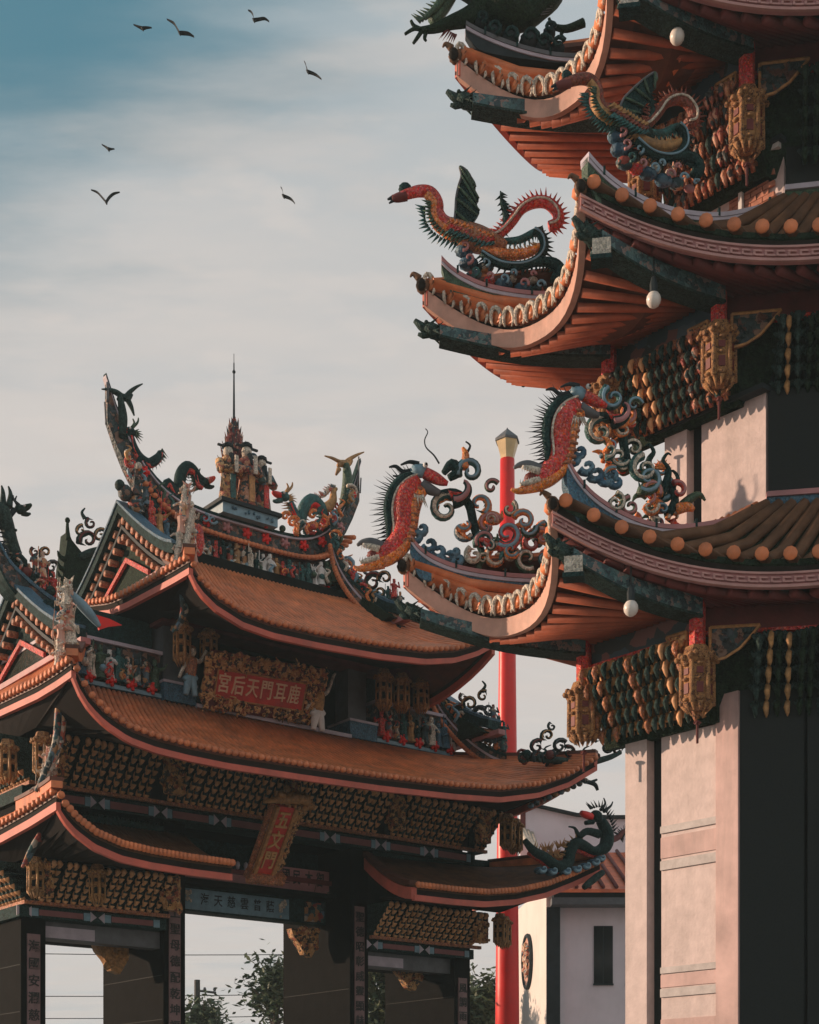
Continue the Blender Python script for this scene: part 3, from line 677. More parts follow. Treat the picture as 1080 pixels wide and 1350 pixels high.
PAL = ['cream', 'carved_mix', 'red', 'teal', 'carved_pale', 'blue', 'gold_dim', 'green', 'white', 'carved_mix', 'teal_dark']
for i in range(30):
    u = -2.15 + i * 4.95 / 29; figurine(G(u, 0.86, 13.93 + rz(u) * 0.6), random.uniform(0.42, 0.56), random.choice(PAL), rd, FR)
for i in range(11):                                      # red blossoms on the bands
    u = -2.2 + i * 0.5
    for z, vv, kk in ((14.87, 1.08, 0.9), (13.82, 0.88, 0.5)):
        q = MB(); c = G(u, vv, z + rz(u) * kk); q.ell(c, 0.075, 6, 4)
        for k in range(5): a = k * 1.257; q.ell(c + DV * 0.085 * math.cos(a) + V((0, 0, 0.085 * math.sin(a))), 0.05, 5, 3)
        q.build('blossom', 'red_bright' if (i + int(z)) % 3 else 'pink', rd, True)

# middle roof
NLm, NRm = gp(-3.2)(95, 893), gp(-3.2)(787, 1016)
uML = (NLm - G0).dot(DV); uMR = (NRm - G0).dot(DV)
ptsM = [(95, 893), (104, 915), (118, 938), (140, 960), (170, 980), (205, 993), (250, 1004), (300, 1014), (400, 1029), (500, 1043), (600, 1054), (660, 1058), (710, 1052), (750, 1038), (787, 1016)]
E_m = eave_px(NLm, NRm, ptsM, FR, 0.0, lift=LG + 0.11)
roof_face(GATE, E_m, linT(G(-4.6, -0.15, 10.38), G(5.2, -0.15, 10.38)), 88, 0.05, FR, fh=0.11, gap=0.11)
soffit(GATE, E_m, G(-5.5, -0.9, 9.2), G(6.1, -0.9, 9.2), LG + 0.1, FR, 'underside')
BLm = G(uML + 0.1, 5.6, 9.8)
E_ms = eave_px(BLm, NLm, [(-120, 975), (-60, 965), (0, 945), (50, 922), (75, 907), (95, 893)], -DV, lift=LG + 0.12)
roof_face(GATE, E_ms, linT(G(-4.75, 3.9, 10.75), G(-4.75, -1.2, 10.75)), 50, 0.06, -DV, fh=0.12, board='fascia', gap=0.11)
soffit(GATE, E_ms, G(-5.5, 3.2, 9.2), G(-5.5, -0.9, 9.2), LG + 0.1, -DV, 'underside')
roof_face(GATE, lambda s: lerp(G(uMR, -3.2, 10.2), G(uMR, 5.6, 10.2), s) - V((0, 0, 0.7 * (1 - abs(2 * s - 1) ** 3))), linT(G(5.2, -0.15, 10.38), G(5.2, 2.9, 10.38)), 0, 0.07, DV, fh=0.16)
roof_face(GATE, lambda s: lerp(G(uMR, 5.6, 10.2), G(uML, 5.6, 10.2), s) - V((0, 0, 0.7 * (1 - abs(2 * s - 1) ** 3))), linT(G(5.2, 2.9, 10.38), G(-4.6, 2.9, 10.38)), 0, 0.07, NB, fh=0.16)
gable(-4.75, 12.35, 10.8, -1.3, 4.0, 1.35, -1)
gable(5.3, 12.35, 10.8, -1.3, 4.0, 1.35, 1)
for u0, u1 in ((-4.75, -2.45), (2.95, 5.3)):             # short side slopes and figured bands beside the upper storey
    bb = gpart('side_ridge', 'carved_dark', (u0, u1, -0.05, 2.7, 10.45, 11.35))
    gpart('ridge_coping_line', 'lilac', (u0 - 0.02, u1 + 0.02, -0.12, 2.75, 11.35, 11.42), parent=bb)
    gpart('ridge_base_line', 'blue_pale', (u0 - 0.02, u1 + 0.02, -0.14, 2.75, 10.47, 10.55), parent=bb)
    gpart('ridge_top', 'teal_dark', (u0, u1, 0.3, 2.4, 11.42, 12.1), parent=bb)
    for i in range(11):
        u = u0 + 0.15 + i * (u1 - u0 - 0.3) / 10; figurine(G(u, -0.1, 10.62), random.uniform(0.55, 0.7), random.choice(PAL), bb, FR)
    for i in range(5):
        u = u0 + 0.25 + i * (u1 - u0 - 0.5) / 4; q = MB(); c = G(u, -0.16, 10.62); q.ell(c, 0.08, 6, 4)
        for k in range(5): a = k * 1.257; q.ell(c + DV * 0.09 * math.cos(a) + V((0, 0, 0.09 * math.sin(a))), 0.05, 5, 3)
        q.build('blossom', 'red_bright', bb, True)

# upper storey with the name board
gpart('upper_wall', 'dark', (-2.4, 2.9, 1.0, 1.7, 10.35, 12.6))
for a, b in ((-2.35, -1.85), (2.25, 2.75)):
    c = gpart('upper_column', 'stone_grey', (a, b, 0.0, 0.5, 10.8, 12.4)); gpart('column_base', 'blue', (a - 0.12, b + 0.12, -0.25, 0.6, 10.42, 10.78), parent=c)
    gpart('base_coping', 'lilac', (a - 0.14, b + 0.14, -0.27, 0.6, 10.78, 10.83), parent=c)
gpart('sill', 'lilac', (-1.74, 2.14, -0.30, 0.9, 10.38, 10.46))
for u, v, z0, z1 in ((-2.2, -0.5, 11.05, 12.0), (-1.5, -0.35, 11.3, 12.0), (2.9, -0.45, 11.05, 12.0), (3.4, -0.45, 11.1, 12.0), (4.0, -0.4, 11.2, 12.0)):
    hanging_column(GATE, G(u, v, 0), z0, z1, 0.17, mats=('carved_drum', 'gold', 'dark'))
gpart('upper_beam', 'red_dark', (-2.5, 4.3, -0.25, 0.3, 12.0, 12.2))

# lower roofs of the side bays
NLl = gp(-2.9)(75, 1068); uLL = (NLl - G0).dot(DV); ERl = gp(-2.9)(306, 1161)
ptsL = [(75, 1068), (84, 1085), (100, 1103), (125, 1122), (160, 1137), (200, 1146), (250, 1154), (306, 1161)]
E_l = eave_px(NLl, ERl, ptsL, FR, lift=LG + 0.12)
roof_face(GATE, E_l, linT(G(-5.35, 0.0, 7.75), G(-1.9, 0.0, 7.75)), 42, 0.055, FR, tile='tile_dark_and_shade', pan='tile_dark_and_shade', tip='tile', fh=0.12, gap=0.11)
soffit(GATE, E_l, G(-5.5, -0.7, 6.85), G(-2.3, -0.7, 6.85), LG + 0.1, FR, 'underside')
BLl = G(uLL + 0.1, 4.6, 7.2)
E_ls = eave_px(BLl, NLl, [(-120, 1140), (-60, 1132), (0, 1112), (40, 1090), (75, 1068)], -DV, lift=LG + 0.14)
roof_face(GATE, E_ls, linT(G(-5.45, 3.0, 7.75), G(-5.45, 0.0, 7.75)), 38, 0.056, -DV, fh=0.14, board='fascia', gap=0.11)
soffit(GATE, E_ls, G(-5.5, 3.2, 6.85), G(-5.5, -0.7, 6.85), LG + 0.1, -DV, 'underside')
ELr = gp(-2.6)(546, 1189); NRl = gp(-2.6)(792, 1153); uLR = (NRl - G0).dot(DV)
ptsR = [(546, 1187), (600, 1193), (640, 1196), (680, 1193), (720, 1184), (755, 1170), (792, 1153)]
E_r = eave_px(ELr, NRl, ptsR, FR, lift=LG + 0.12)
_, S_r = roof_face(GATE, E_r, linT(G(2.75, 0.0, 7.88), G(6.4, 0.0, 7.95)), 54, 0.055, FR, tile='tile_dark_and_shade', pan='tile_dark_and_shade', tip='tile', fh=0.12, gap=0.11)
soffit(GATE, E_r, G(2.6, -0.7, 6.85), G(6.1, -0.7, 6.85), LG + 0.1, FR, 'underside')
q = MB(); q.sweep([S_r(0, t) + V((0, 0, -0.05)) for t in [i / 8 for i in range(9)]], 0.12, -0.22, 0.03); q.build('rake_board', 'fascia', GATE)
q = MB(); q.sweep([S_r(0, t) + V((0, 0, 0.03)) for t in [i / 8 for i in range(9)]], 0.2, 0.0, 0.1); q.build('rake_ridge', 'tile_pan', GATE)
roof_face(GATE, lambda s: lerp(G(uLR, -2.6, 8.3), G(uLR, 4.4, 8.3), s) - V((0, 0, 0.7 * (1 - abs(2 * s - 1) ** 3))), linT(G(6.4, 0.0, 7.95), G(6.4, 2.8, 7.95)), 0, 0.07, DV, fh=0.14)
q = MB(); q.sweep([G(2.8 + i * 0.5, 0.05, 7.88 + 0.02 * i) for i in range(8)], 0.3, 0, 0.16); q.build('roof_ridge', 'teal_dark', GATE)
q = MB(); q.sweep([G(-5.4 + i * 0.6, 0.05, 7.76) for i in range(6)], 0.3, 0, 0.14); q.build('roof_ridge', 'teal_dark', GATE)
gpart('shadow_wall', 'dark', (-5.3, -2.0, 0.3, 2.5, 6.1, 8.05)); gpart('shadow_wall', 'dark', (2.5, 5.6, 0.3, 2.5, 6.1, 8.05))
b = MB()
for u0, u1 in ((-4.9, -1.9), (2.9, 5.5)):
    for i in range(26):
        for k in range(2): b.ell(G(u0 + (u1 - u0) * (i + 0.5 * k) / 26, 0.2 - 0.08 * k, 7.98 - 0.12 * k), 0.06, 5, 3)
tag(b.build('inner_bracket_row', 'teal_dark', GATE), kind='stuff')

# hip ridges running out to the tips of each gate roof
def hip_ridge(root, pts, wd, h0, h1, mat='blue', cop='pink', name='hip_ridge'):
    q = MB(); n = len(pts); q.sweep(pts, wd, 0, [h0 + (h1 - h0) * (i / (n - 1)) for i in range(n)]); o = q.build(name, mat, root)
    q = MB(); q.sweep([p + V((0, 0, h0 + (h1 - h0) * (i / (n - 1)))) for i, p in enumerate(pts)], wd * 1.25, 0, 0.07); q.build('ridge_coping', cop, o)
    return o
def path3(A, B, n=12, p=1.6):
    A, B = V(A), V(B); return [lerp(A, B, i / n).xy.to_3d() + V((0, 0, A.z + (B.z - A.z) * (i / n) ** p)) for i in range(n + 1)]
hip_ridge(GATE, path3(E_t(0) + V((0, 0, 0.1)), G(-2.3, -0.8, 13.05)), 0.2, 0.12, 0.25, 'tile', 'tile_pan')
hip_ridge(GATE, path3(E_t(1) + V((0, 0, 0.05)), G(2.75, 0.75, 13.86), p=1.9), 0.16, 0.06, 0.10, 'tile', 'tile_pan')
hip_ridge(GATE, path3(E_m(0) + V((0, 0, 0.1)), G(-4.65, -1.0, 10.8)), 0.2, 0.12, 0.25, 'tile', 'tile_pan')
hip_ridge(GATE, path3(E_m(1) + V((0, 0, 0.05)), G(5.2, -0.15, 10.40)), 0.16, 0.06, 0.10, 'tile', 'tile_pan')
hip_ridge(GATE, path3(E_l(0) + V((0, 0, 0.1)), G(-5.4, 0.0, 7.8)), 0.2, 0.12, 0.2, 'tile', 'tile_pan')
hip_ridge(GATE, path3(E_r(1) + V((0, 0, 0.1)), G(6.4, 0.0, 7.95)), 0.2, 0.12, 0.2, 'tile', 'tile_pan')
# descending ridges, right-hand side: thick dark bands with a row of tile ends below
def down_ridge(A, B, pts, hpx, root=GATE):
    pl = Plane(A, B); c = catmull([p + (0,) for p in pts], 4); P3 = [pl(p[0], p[1]) for p in c]; h = hpx * pl.m(pts[0][0])
    q = MB(); q.sweep(P3, 0.3, -h, 0); o = q.build('descending_ridge', 'carved_dark', root)
    q = MB(); q.sweep(P3, 0.36, 0, 0.07); q.build('ridge_coping', 'teal_dark', o)
    q = MB(); q.sweep([p + V((0, 0, -h * 0.35)) for p in P3], 0.33, -0.03, 0.03); q.build('ridge_line', 'lilac', o)
    for i in range(2, len(P3) - 1):
        for e in (0, 0.5):
            p = lerp(P3[i], P3[i + 1], e) + V((0, 0, -h - 0.02)) if i + 1 < len(P3) else P3[i]
            t = MB(); t.tube([p + V((pl.n.x, pl.n.y, 0)) * 0.22, p - V((pl.n.x, pl.n.y, 0)) * 0.1], 0.055, 7); t.build('ridge_tile_end', 'tile', o, True)
    return pl
PD1 = down_ridge(G(2.6, 0.7, 0), G(3.9, -2.0, 0), [(440, 690), (443, 718), (452, 745), (468, 770), (490, 793), (515, 810), (532, 818)], 20)
PD2 = down_ridge(G(4.9, 0.3, 0), G(6.4, -2.3, 0), [(566, 880), (572, 905), (584, 930), (602, 953), (625, 975), (650, 992), (670, 1000)], 20)

# ------------------------------------------------------------------ the pagoda tower: eight-sided, three tiers in view
N1 = V((-0.74, -0.67, 0)).normalized()                   # outward normal of its sunlit face
A1 = V((-N1.y * -1, N1.x * -1, 0)); A1 = V((-0.67, 0.74, 0)).normalized()   # along that face, away from the camera
A2 = V((0.985, -0.17, 0)).normalized(); N2 = V((-0.17, -0.985, 0)).normalized()   # the shaded face
TOWER = thing('pagoda_tower', 'tall many-sided pagoda tower with upswept tiled eaves and pale marble walls', 'pagoda', (7.2, 23.6, 0))
def ring(Wf, Wn, ln2):                                    # closed plan: far corner, near corner, along the shaded face, round the back
    Wf, Wn = V((Wf[0], Wf[1], 0)), V((Wn[0], Wn[1], 0)); W3 = Wn + A2 * ln2
    mid = (Wn + W3) / 2; m = lambda p: p - A2 * (2 * (p - mid).dot(A2)); W4 = m(Wf)
    L1 = (Wf - Wn).length; B1 = Wf - N2 * L1 * 1.5; B2 = W4 - N2 * L1 * 1.5
    return [Wf, Wn, W3, W4, B2, B1]
def up(p, z): return V((p.x, p.y, z))
def prism_ring(mb, pts, z0, z1):
    n = len(pts); mb.add([up(p, z0) for p in pts] + [up(p, z1) for p in pts], [tuple(reversed(range(n))), tuple(range(n, 2 * n))] + [(i, (i + 1) % n, (i + 1) % n + n, i + n) for i in range(n)])
def wbox(mb, O, al, outw, a0, a1, o0, o1, z0, z1):        # box in wall coordinates
    P_ = lambda a, o, z: V(O) + V(al) * a + V(outw) * o + V((0, 0, z))
    mb.hexa([P_(a0, o0, z0), P_(a1, o0, z0), P_(a1, o1, z0), P_(a0, o1, z0), P_(a0, o0, z1), P_(a1, o0, z1), P_(a1, o1, z1), P_(a0, o1, z1)])
def wpart(name, mat, O, al, outw, *bx, parent=None):
    b = MB()
    for q in bx: wbox(b, O, al, outw, *q)
    return b.build(name, mat, parent or TOWER)

W = [((3.22, 22.18), (4.52, 20.74), 3.6), ((3.79, 22.14), (4.94, 20.87), 3.0), ((4.38, 22.03), (5.24, 21.08), 2.5)]
LN = [((2.56, 22.10), (3.92, 20.50)), ((2.93, 22.12), (4.25, 20.67)), ((3.44, 22.02), (4.64, 20.70))]
TP = [((-0.09, 21.95, 9.95), (1.875, 19.80, 9.95)), ((0.19, 22.04, 14.09), (2.24, 19.76, 14.09)), ((0.66, 21.88, 17.34), (2.60, 19.73, 17.34))]
ZS = [8.95, 13.30, 16.75]                                 # soffit height at the wall
ZB = [7.33, 11.82, 15.05]                                 # foot of the bracket rows
ZTOP = [10.28, 14.62, 17.9]                               # where the roof meets the storey above
ZW = [(0.0, 7.75), (10.2, 11.93), (14.5, 15.5)]
RG = [ring(*w_) for w_ in W]

# walls
for k in range(3):
    r = RG[k]; z0, z1 = ZW[k]; Wf, Wn = r[0], r[1]; L1 = (Wf - Wn).length
    b = MB(); prism_ring(b, [p - ((p - sum(r, V()) / 6).normalized() * 0.14) for p in r], z0, ZS[k] + 0.4); core = b.build('wall', 'near_black', TOWER)
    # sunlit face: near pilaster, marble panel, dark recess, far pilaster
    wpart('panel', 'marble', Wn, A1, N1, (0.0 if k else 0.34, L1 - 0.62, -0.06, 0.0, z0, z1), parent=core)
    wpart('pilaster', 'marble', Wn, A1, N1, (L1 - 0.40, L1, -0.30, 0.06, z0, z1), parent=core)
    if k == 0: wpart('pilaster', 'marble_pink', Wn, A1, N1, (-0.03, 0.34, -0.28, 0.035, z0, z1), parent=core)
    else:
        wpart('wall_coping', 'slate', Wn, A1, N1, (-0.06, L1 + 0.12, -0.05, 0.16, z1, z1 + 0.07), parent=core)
    # other visible face: near-black leaves with thin joints
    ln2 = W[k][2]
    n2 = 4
    for i in range(n2): wpart('near_black_leaf', 'near_black', Wn, A2, N2, (0.02 + ln2 * i / n2 + 0.012, ln2 * (i + 1) / n2 - 0.012, -0.08, 0.03 + 0.02 * (i % 2), z0, z1), parent=core)
O = RG[0][1]; L1 = (RG[0][0] - O).length
for z, hh, mt in ((5.98, 0.10, 'grey_band'), (5.45, 0.13, 'grey_band'), (3.96, 0.09, 'grey_band'), (3.62, 0.12, 'grey_band'), (5.62, 0.30, 'marble_pink'), (3.76, 0.18, 'marble_pink'), (2.0, 1.3, 'marble_pink')):
    wpart('band_moulding', mt, O, A1, N1, (0.34, L1 - 0.62, 0.0, 0.018 if mt != 'grey_band' else 0.03, z, z + hh))

# eave geometry
def eave(A, B, sag, bow, outw, pz=2.3, pb=2.4):
    A, B, outw = V(A), V(B), V(outw)
    def E(s):
        k = abs(2 * s - 1); q = lerp(A, B, s); q.z -= sag * (1 - k ** pz); return q - outw * bow * (1 - k ** pb)
    return E
EV = []
for k in range(3):
    Tf, Tn = V(TP[k][0]), V(TP[k][1]); T3 = Tn + A2 * 6.5
    lift = 0.06
    E1 = eave(Tf + V((0, 0, lift)), Tn + V((0, 0, lift)), (0.85, 0.80, 0.80)[k], 0.85, N1); E2 = eave(Tn + V((0, 0, lift)), T3 + V((0, 0, lift)), (0.87, 0.77, 0.77)[k], 0.35, N2, 2.2)
    EV.append((E1, E2, Tf, Tn, T3))
TILES = (16, 16, 16)
for k in range(3):
    E1, E2, Tf, Tn, T3 = EV[k]; rr = RG[min(k + 1, 2)]; zt = ZTOP[k]
    Wf_, Wn_, W3_ = rr[0] + N1 * 0.12, rr[1] + (N1 + N2) * 0.08, rr[2] + N2 * 0.12
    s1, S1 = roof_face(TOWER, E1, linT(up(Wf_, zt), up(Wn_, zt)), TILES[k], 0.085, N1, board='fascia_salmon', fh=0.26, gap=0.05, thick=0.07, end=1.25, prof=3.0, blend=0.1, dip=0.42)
    s2, S2 = roof_face(TOWER, E2, linT(up(Wn_, zt), up(W3_, zt)), 18, 0.086, N2, pan='green_dark', tile='tile_dark_and_shade', board='pink', fh=0.20, gap=0.10, thick=0.07, end=1.0, prof=2.6, blend=0.1, dip=0.36, tip='tile')  # rolls take a darker copy of the tile colour, imitating shade
    # drip tongues of the shaded eave and rims of the sunlit one
    for i in range(TILES[k]):
        s = (i + 0.5) / TILES[k]; p = E1(s) + N1 * 0.075 + V((0, 0, 0.045)); b = MB()
        al = (E1(min(1, s + 0.02)) - E1(max(0, s - 0.02))).normalized()
        b.tube([p + al * 0.088 * math.cos(a) + V((0, 0, 0.15 * math.sin(a) - 0.02)) for a in [R(x) for x in range(-50, 231, 28)]], [0.012, 0.024, 0.03, 0.034, 0.036, 0.036, 0.036, 0.034, 0.03, 0.024, 0.012][:len(range(-50, 231, 28))], 6)
        b.build('tile_rim', 'cream', s1, True)
    # fretwork under the shaded tiles: two rails and a broken key pattern
    b = MB(); n = 44
    for i in range(n):
        for (a0, a1, zc, hh) in ((0.0, 1.0, -0.19, 0.014), (0.0, 1.0, -0.36, 0.018), (0.12, 0.86, -0.25, 0.011), (0.3, 1.05, -0.305, 0.011)):
            p, q = E2((i + a0) / n), E2(min(1, (i + a1) / n)); b.sweep([p + V((0, 0, zc)) + N2 * 0.025, q + V((0, 0, zc)) + N2 * 0.025], 0.05, -hh, hh)
        p = E2((i + 0.12) / n) + N2 * 0.022; b.sweep([p + V((0, 0, 0)), p + A2 * 0.03], 0.045, -0.31, -0.25)
    tag(b.build('fretwork', 'fret', s2), kind='stuff')
    # soffits and round rafters, in darker paint on the shaded face to imitate shade
    Lf, Ln = V((*LN[k][0], ZS[k])), V((*LN[k][1], ZS[k])); L3 = Ln + A2 * 3.4
    for (E, A, B, outw, n, sh) in ((E1, Lf, Ln, N1, 18, s1), (E2, Ln, L3, N2, 24, s2)):
        b = MB(); m = 20
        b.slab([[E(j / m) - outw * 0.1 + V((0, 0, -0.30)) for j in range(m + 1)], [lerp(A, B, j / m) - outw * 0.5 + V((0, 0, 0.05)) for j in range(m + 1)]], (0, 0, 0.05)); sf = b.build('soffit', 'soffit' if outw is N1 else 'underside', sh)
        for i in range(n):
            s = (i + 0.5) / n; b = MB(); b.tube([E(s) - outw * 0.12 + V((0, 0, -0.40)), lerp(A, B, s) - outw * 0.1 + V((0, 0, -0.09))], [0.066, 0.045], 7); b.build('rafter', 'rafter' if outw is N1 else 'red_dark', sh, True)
    # scaled hip beams ending in a beast's head
    for tip, root_, zt_ in ((Tf, Lf, 0.58), (Tn, Ln, 0.50)):
        a, c = V((tip.x, tip.y, tip.z - zt_ - 0.12)), V((root_.x, root_.y, ZS[k] - 0.12)); d = (c - a).normalized()
        P_ = [lerp(a + d * 0.25, c, i / 8) - V((0, 0, 0.10 * math.sin(math.pi * i / 8))) for i in range(9)]
        b = MB(); b.sweep(P_, 0.30, [-0.09 - 0.008 * i for i in range(9)], [0.06 + 0.006 * i for i in range(9)]); hb = b.build('hip_beam', 'scales', TOWER)
        b = MB(); b.sweep([p + V((0, 0, -0.09)) for p in P_], 0.33, [-0.035 - 0.008 * i for i in range(9)], [-0.0 - 0.008 * i for i in range(9)]); b.build('beam_edge', 'bracket_teal', hb)
        b = MB(); nd = (P_[0] - P_[1]).normalized(); sd = V((-nd.y, nd.x, 0)).normalized(); h = P_[0] + nd * 0.15
        b.tube([h - nd * 0.2, h - nd * 0.05 + V((0, 0, 0.02)), h + nd * 0.06 + V((0, 0, 0.05))], [0.10, 0.115, 0.09], 8)
        b.tube([h, h + nd * 0.13 + V((0, 0, 0.06)), h + nd * 0.22 + V((0, 0, 0.12))], [0.085, 0.06, 0.035], 7); b.tube([h - V((0, 0, 0.03)), h + nd * 0.10 - V((0, 0, 0.08)), h + nd * 0.17 - V((0, 0, 0.07))], [0.06, 0.045, 0.025], 7)
        for q in (-1, 1):
            b.cone(h + sd * 0.06 * q + V((0, 0, 0.07)), h + sd * 0.10 * q - nd * 0.13 + V((0, 0, 0.19)), 0.028); b.ell(h + nd * 0.05 + sd * 0.07 * q + V((0, 0, 0.09)), 0.035, 6, 4)
            for w_ in range(3): b.cone(h - nd * 0.05 + sd * 0.08 * q, h - nd * 0.2 + sd * 0.16 * q + V((0, 0, 0.1 - 0.1 * w_)), 0.03)
        b.build('beast_head', 'bracket_teal', hb, True)
    # painted architrave, bracket rows, drop columns, carved corner wings
    h = ZS[k]
    for (A, B, outw, al, nb_) in ((Ln, Lf, N1, A1, 13), (Ln, L3, N2, A2, 18)):
        ln = (B - A).length; O_ = V((A.x, A.y, 0)) - outw * 0.25
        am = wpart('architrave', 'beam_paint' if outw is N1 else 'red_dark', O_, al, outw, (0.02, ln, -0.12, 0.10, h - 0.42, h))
        wpart('architrave_lip', 'red', O_, al, outw, (0.0, ln, -0.12, 0.14, h - 0.47, h - 0.42), parent=am)
        zb = ZB[k] + 0.12; hh = h - 0.50 - zb
        b = MB(); b.prism([V((p_.x, p_.y, z_)) for p_, z_ in ((O_ - outw * 0.30 + al * 0.05, zb - 0.08), (O_ - outw * 0.30 + al * ln, zb - 0.08), (O_ + outw * 0.06 + al * ln, h - 0.42), (O_ + outw * 0.06 + al * 0.05, h - 0.42))], outw * -0.12); b.build('frieze_back', 'green_dark', TOWER)
        ms = tower_bracket(hh, 0.42, ln / nb_); st_ = 0.14 if outw is N1 else 0.72
        lit = outw is N1  # the shaded face gets darker bracket colours that imitate shade
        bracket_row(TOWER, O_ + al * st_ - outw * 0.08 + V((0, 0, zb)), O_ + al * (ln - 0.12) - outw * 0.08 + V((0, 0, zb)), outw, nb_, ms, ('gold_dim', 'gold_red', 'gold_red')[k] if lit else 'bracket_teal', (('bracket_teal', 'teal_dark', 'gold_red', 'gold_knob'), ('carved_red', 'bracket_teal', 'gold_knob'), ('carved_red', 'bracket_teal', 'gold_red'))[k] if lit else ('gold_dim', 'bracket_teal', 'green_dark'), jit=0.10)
    for c, z_ in ((Ln, 0.0), (Lf, 0.0)):
        hc = hanging_column(TOWER, c, ZB[k] + 0.02, ZB[k] + 0.95, 0.225, 6, ('carved_drum', 'carved_drum', 'red_dark'), post=max(0.1, h - ZB[k] - 0.95))
        b = MB(); b.tube([(c.x, c.y, ZB[k] - 0.06), (c.x, c.y, ZB[k] - 0.36)], 0.018, 5); b.ell((c.x, c.y, ZB[k] - 0.08), (0.06, 0.06, 0.03), 7, 4); b.build('pendant_rod', 'red_dark', hc)
    # gilded wing plates beside the near drop column
    for al, outw, ln in ((A2, N2, 0.66), (A1, N1, 0.34)):
        O_ = V((Ln.x, Ln.y, 0)) + al * 0.17; z1_ = h - 0.42
        ol = [(0, z1_), (ln, z1_), (ln * 0.85, z1_ - 0.12), (ln * 0.6, z1_ - 0.30), (ln * 0.3, z1_ - 0.42), (0, z1_ - 0.46)]
        b = MB(); b.prism([O_ + al * x + V((0, 0, z)) for x, z in ol], outw * -0.06)
        for _ in range(16):
            x = random.random() ** 1.3; b.ell(O_ + al * ln * x * 0.9 + V((0, 0, z1_ - 0.04 - random.random() * 0.38 * (1 - x))) + outw * 0.01, random.uniform(0.025, 0.05), 5, 3)
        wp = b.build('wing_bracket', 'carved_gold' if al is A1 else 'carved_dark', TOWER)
        b = MB()
        for (x0, y0), (x1, y1) in zip(ol, ol[1:] + ol[:1]): b.tube([O_ + al * x0 + V((0, 0, y0)) + outw * 0.02, O_ + al * x1 + V((0, 0, y1)) + outw * 0.02], 0.022, 5)
        b.build('wing_rim', 'gold', wp)
    # beam-end box lamp under the near tip
    b = MB(); p = V((Tn.x, Tn.y, Tn.z)) + A2 * 0.28 - N2 * 0.05 - V((0, 0, 0.84)); b.box(p, A2 * 0.12, N2 * 0.10, V((0, 0, 0.11))); bl = b.build('beam_end_box', 'cream', TOWER)
    b = MB(); b.box(p - V((0, 0, 0.14)), A2 * 0.14, N2 * 0.12, V((0, 0, 0.03))); b.build('box_base', 'teal_dark', bl)
# simple far-side eaves, so that the roofs close behind
for k in range(3):
    E1, E2, Tf, Tn, T3 = EV[k]; rr = RG[min(k + 1, 2)]; Tb = V((Tf.x + 1.5, Tf.y + 2.3, Tf.z + 0.1)); zt = ZTOP[k]
    E0 = eave(Tb + V((0, 0, 0.06)), Tf + V((0, 0, 0.06)), 0.35, 0.2, V((-1, 0.2, 0)).normalized())
    sh0, _ = roof_face(TOWER, E0, linT(up(rr[5], zt), up(rr[0], zt)), 12, 0.085, V((-1, 0.2, 0)), fh=0.24)
    b = MB(); b.slab([[E0(j / 12) + V((0, 0, -0.35)) for j in range(13)], [lerp(V((rr[5].x, rr[5].y, ZS[k])), V((*LN[k][0], ZS[k])), j / 12) for j in range(13)]], (0, 0, 0.05)); b.build('soffit', 'soffit', TOWER)
    for i in range(12):
        s = (i + 0.5) / 12; b = MB(); b.tube([E0(s) + V((0.1, 0, -0.40)), lerp(V((rr[5].x, rr[5].y, ZS[k] - 0.07)), V((*LN[k][0], ZS[k] - 0.07)), s)], [0.06, 0.055], 6); b.build('rafter', 'rafter', sh0, True)

# hip ridges: blue boards with pink coping that sweep up at the tips
HP = {}
def tower_hip(k, which, pts, hpx, mats=('blue', 'pink'), cap=None):
    A = TP[k][0 if which == 'far' else 1]; B = RG[min(k + 1, 2)][0 if which == 'far' else 1]
    pl = Plane(A, B); HP[(k, which)] = pl
    c = catmull([p + (hpx_,) for p, hpx_ in zip(pts, hpx)], 4); P3 = [pl(p[0], p[1]) for p in c]; hs = [p[2] * pl.m(p[0]) for p in c]
    b = MB(); b.sweep(P3, 0.16, [-h_ for h_ in hs], -0.05); o = b.build('hip_ridge', mats[0], TOWER)
    b = MB(); b.sweep(P3, 0.22, -0.06, 0.0); b.build('ridge_coping', mats[1], o)
    b = MB(); b.sweep([p - V((0, 0, 0.09)) for p in P3], 0.20, -0.025, 0.025); b.build('ridge_line', 'lilac', o)
    for i in range(6, len(c), 6):
        t = MB(); t.sweep([P3[i], P3[i] + V((0.03, 0, 0))], 0.24, -0.06, 0.05); t.build('ridge_peg', 'teal_dark', o)
tower_hip(0, 'near', [(744, 606), (758, 630), (780, 654), (810, 674), (845, 689), (880, 695), (915, 693), (960, 684), (1010, 666)], [34, 60, 46, 30, 20, 18, 18, 18, 18], ('blue', 'pink'))
tower_hip(0, 'far', [(541, 708), (552, 722), (570, 735), (600, 747), (640, 755), (690, 760), (740, 758), (800, 745), (875, 715)], [24, 40, 34, 26, 20, 18, 18, 18, 18], ('blue', 'pink'))
tower_hip(1, 'near', [(771, 206), (785, 222), (805, 240), (835, 260), (870, 275), (905, 283), (945, 285), (985, 278), (1033, 265)], [30, 52, 44, 36, 26, 20, 16, 16, 16], ('green', 'lilac'))
tower_hip(1, 'far', [(582, 342), (594, 354), (612, 366), (640, 378), (680, 386), (720, 389), (770, 385), (830, 365), (880, 330)], [14, 34, 30, 22, 14, 12, 12, 12, 12], ('green', 'pink'))
tower_hip(2, 'far', [(614, 34), (628, 42), (650, 52), (680, 63), (710, 71), (740, 76), (790, 76), (850, 60), (900, 30)], [14, 26, 24, 18, 14, 12, 12, 12, 12], ('slate', 'stone_grey'))
tower_hip(2, 'near', [(818, -150), (840, -130), (880, -105), (930, -90), (1033, -85)], [26, 40, 30, 20, 16], ('slate', 'stone_grey'))
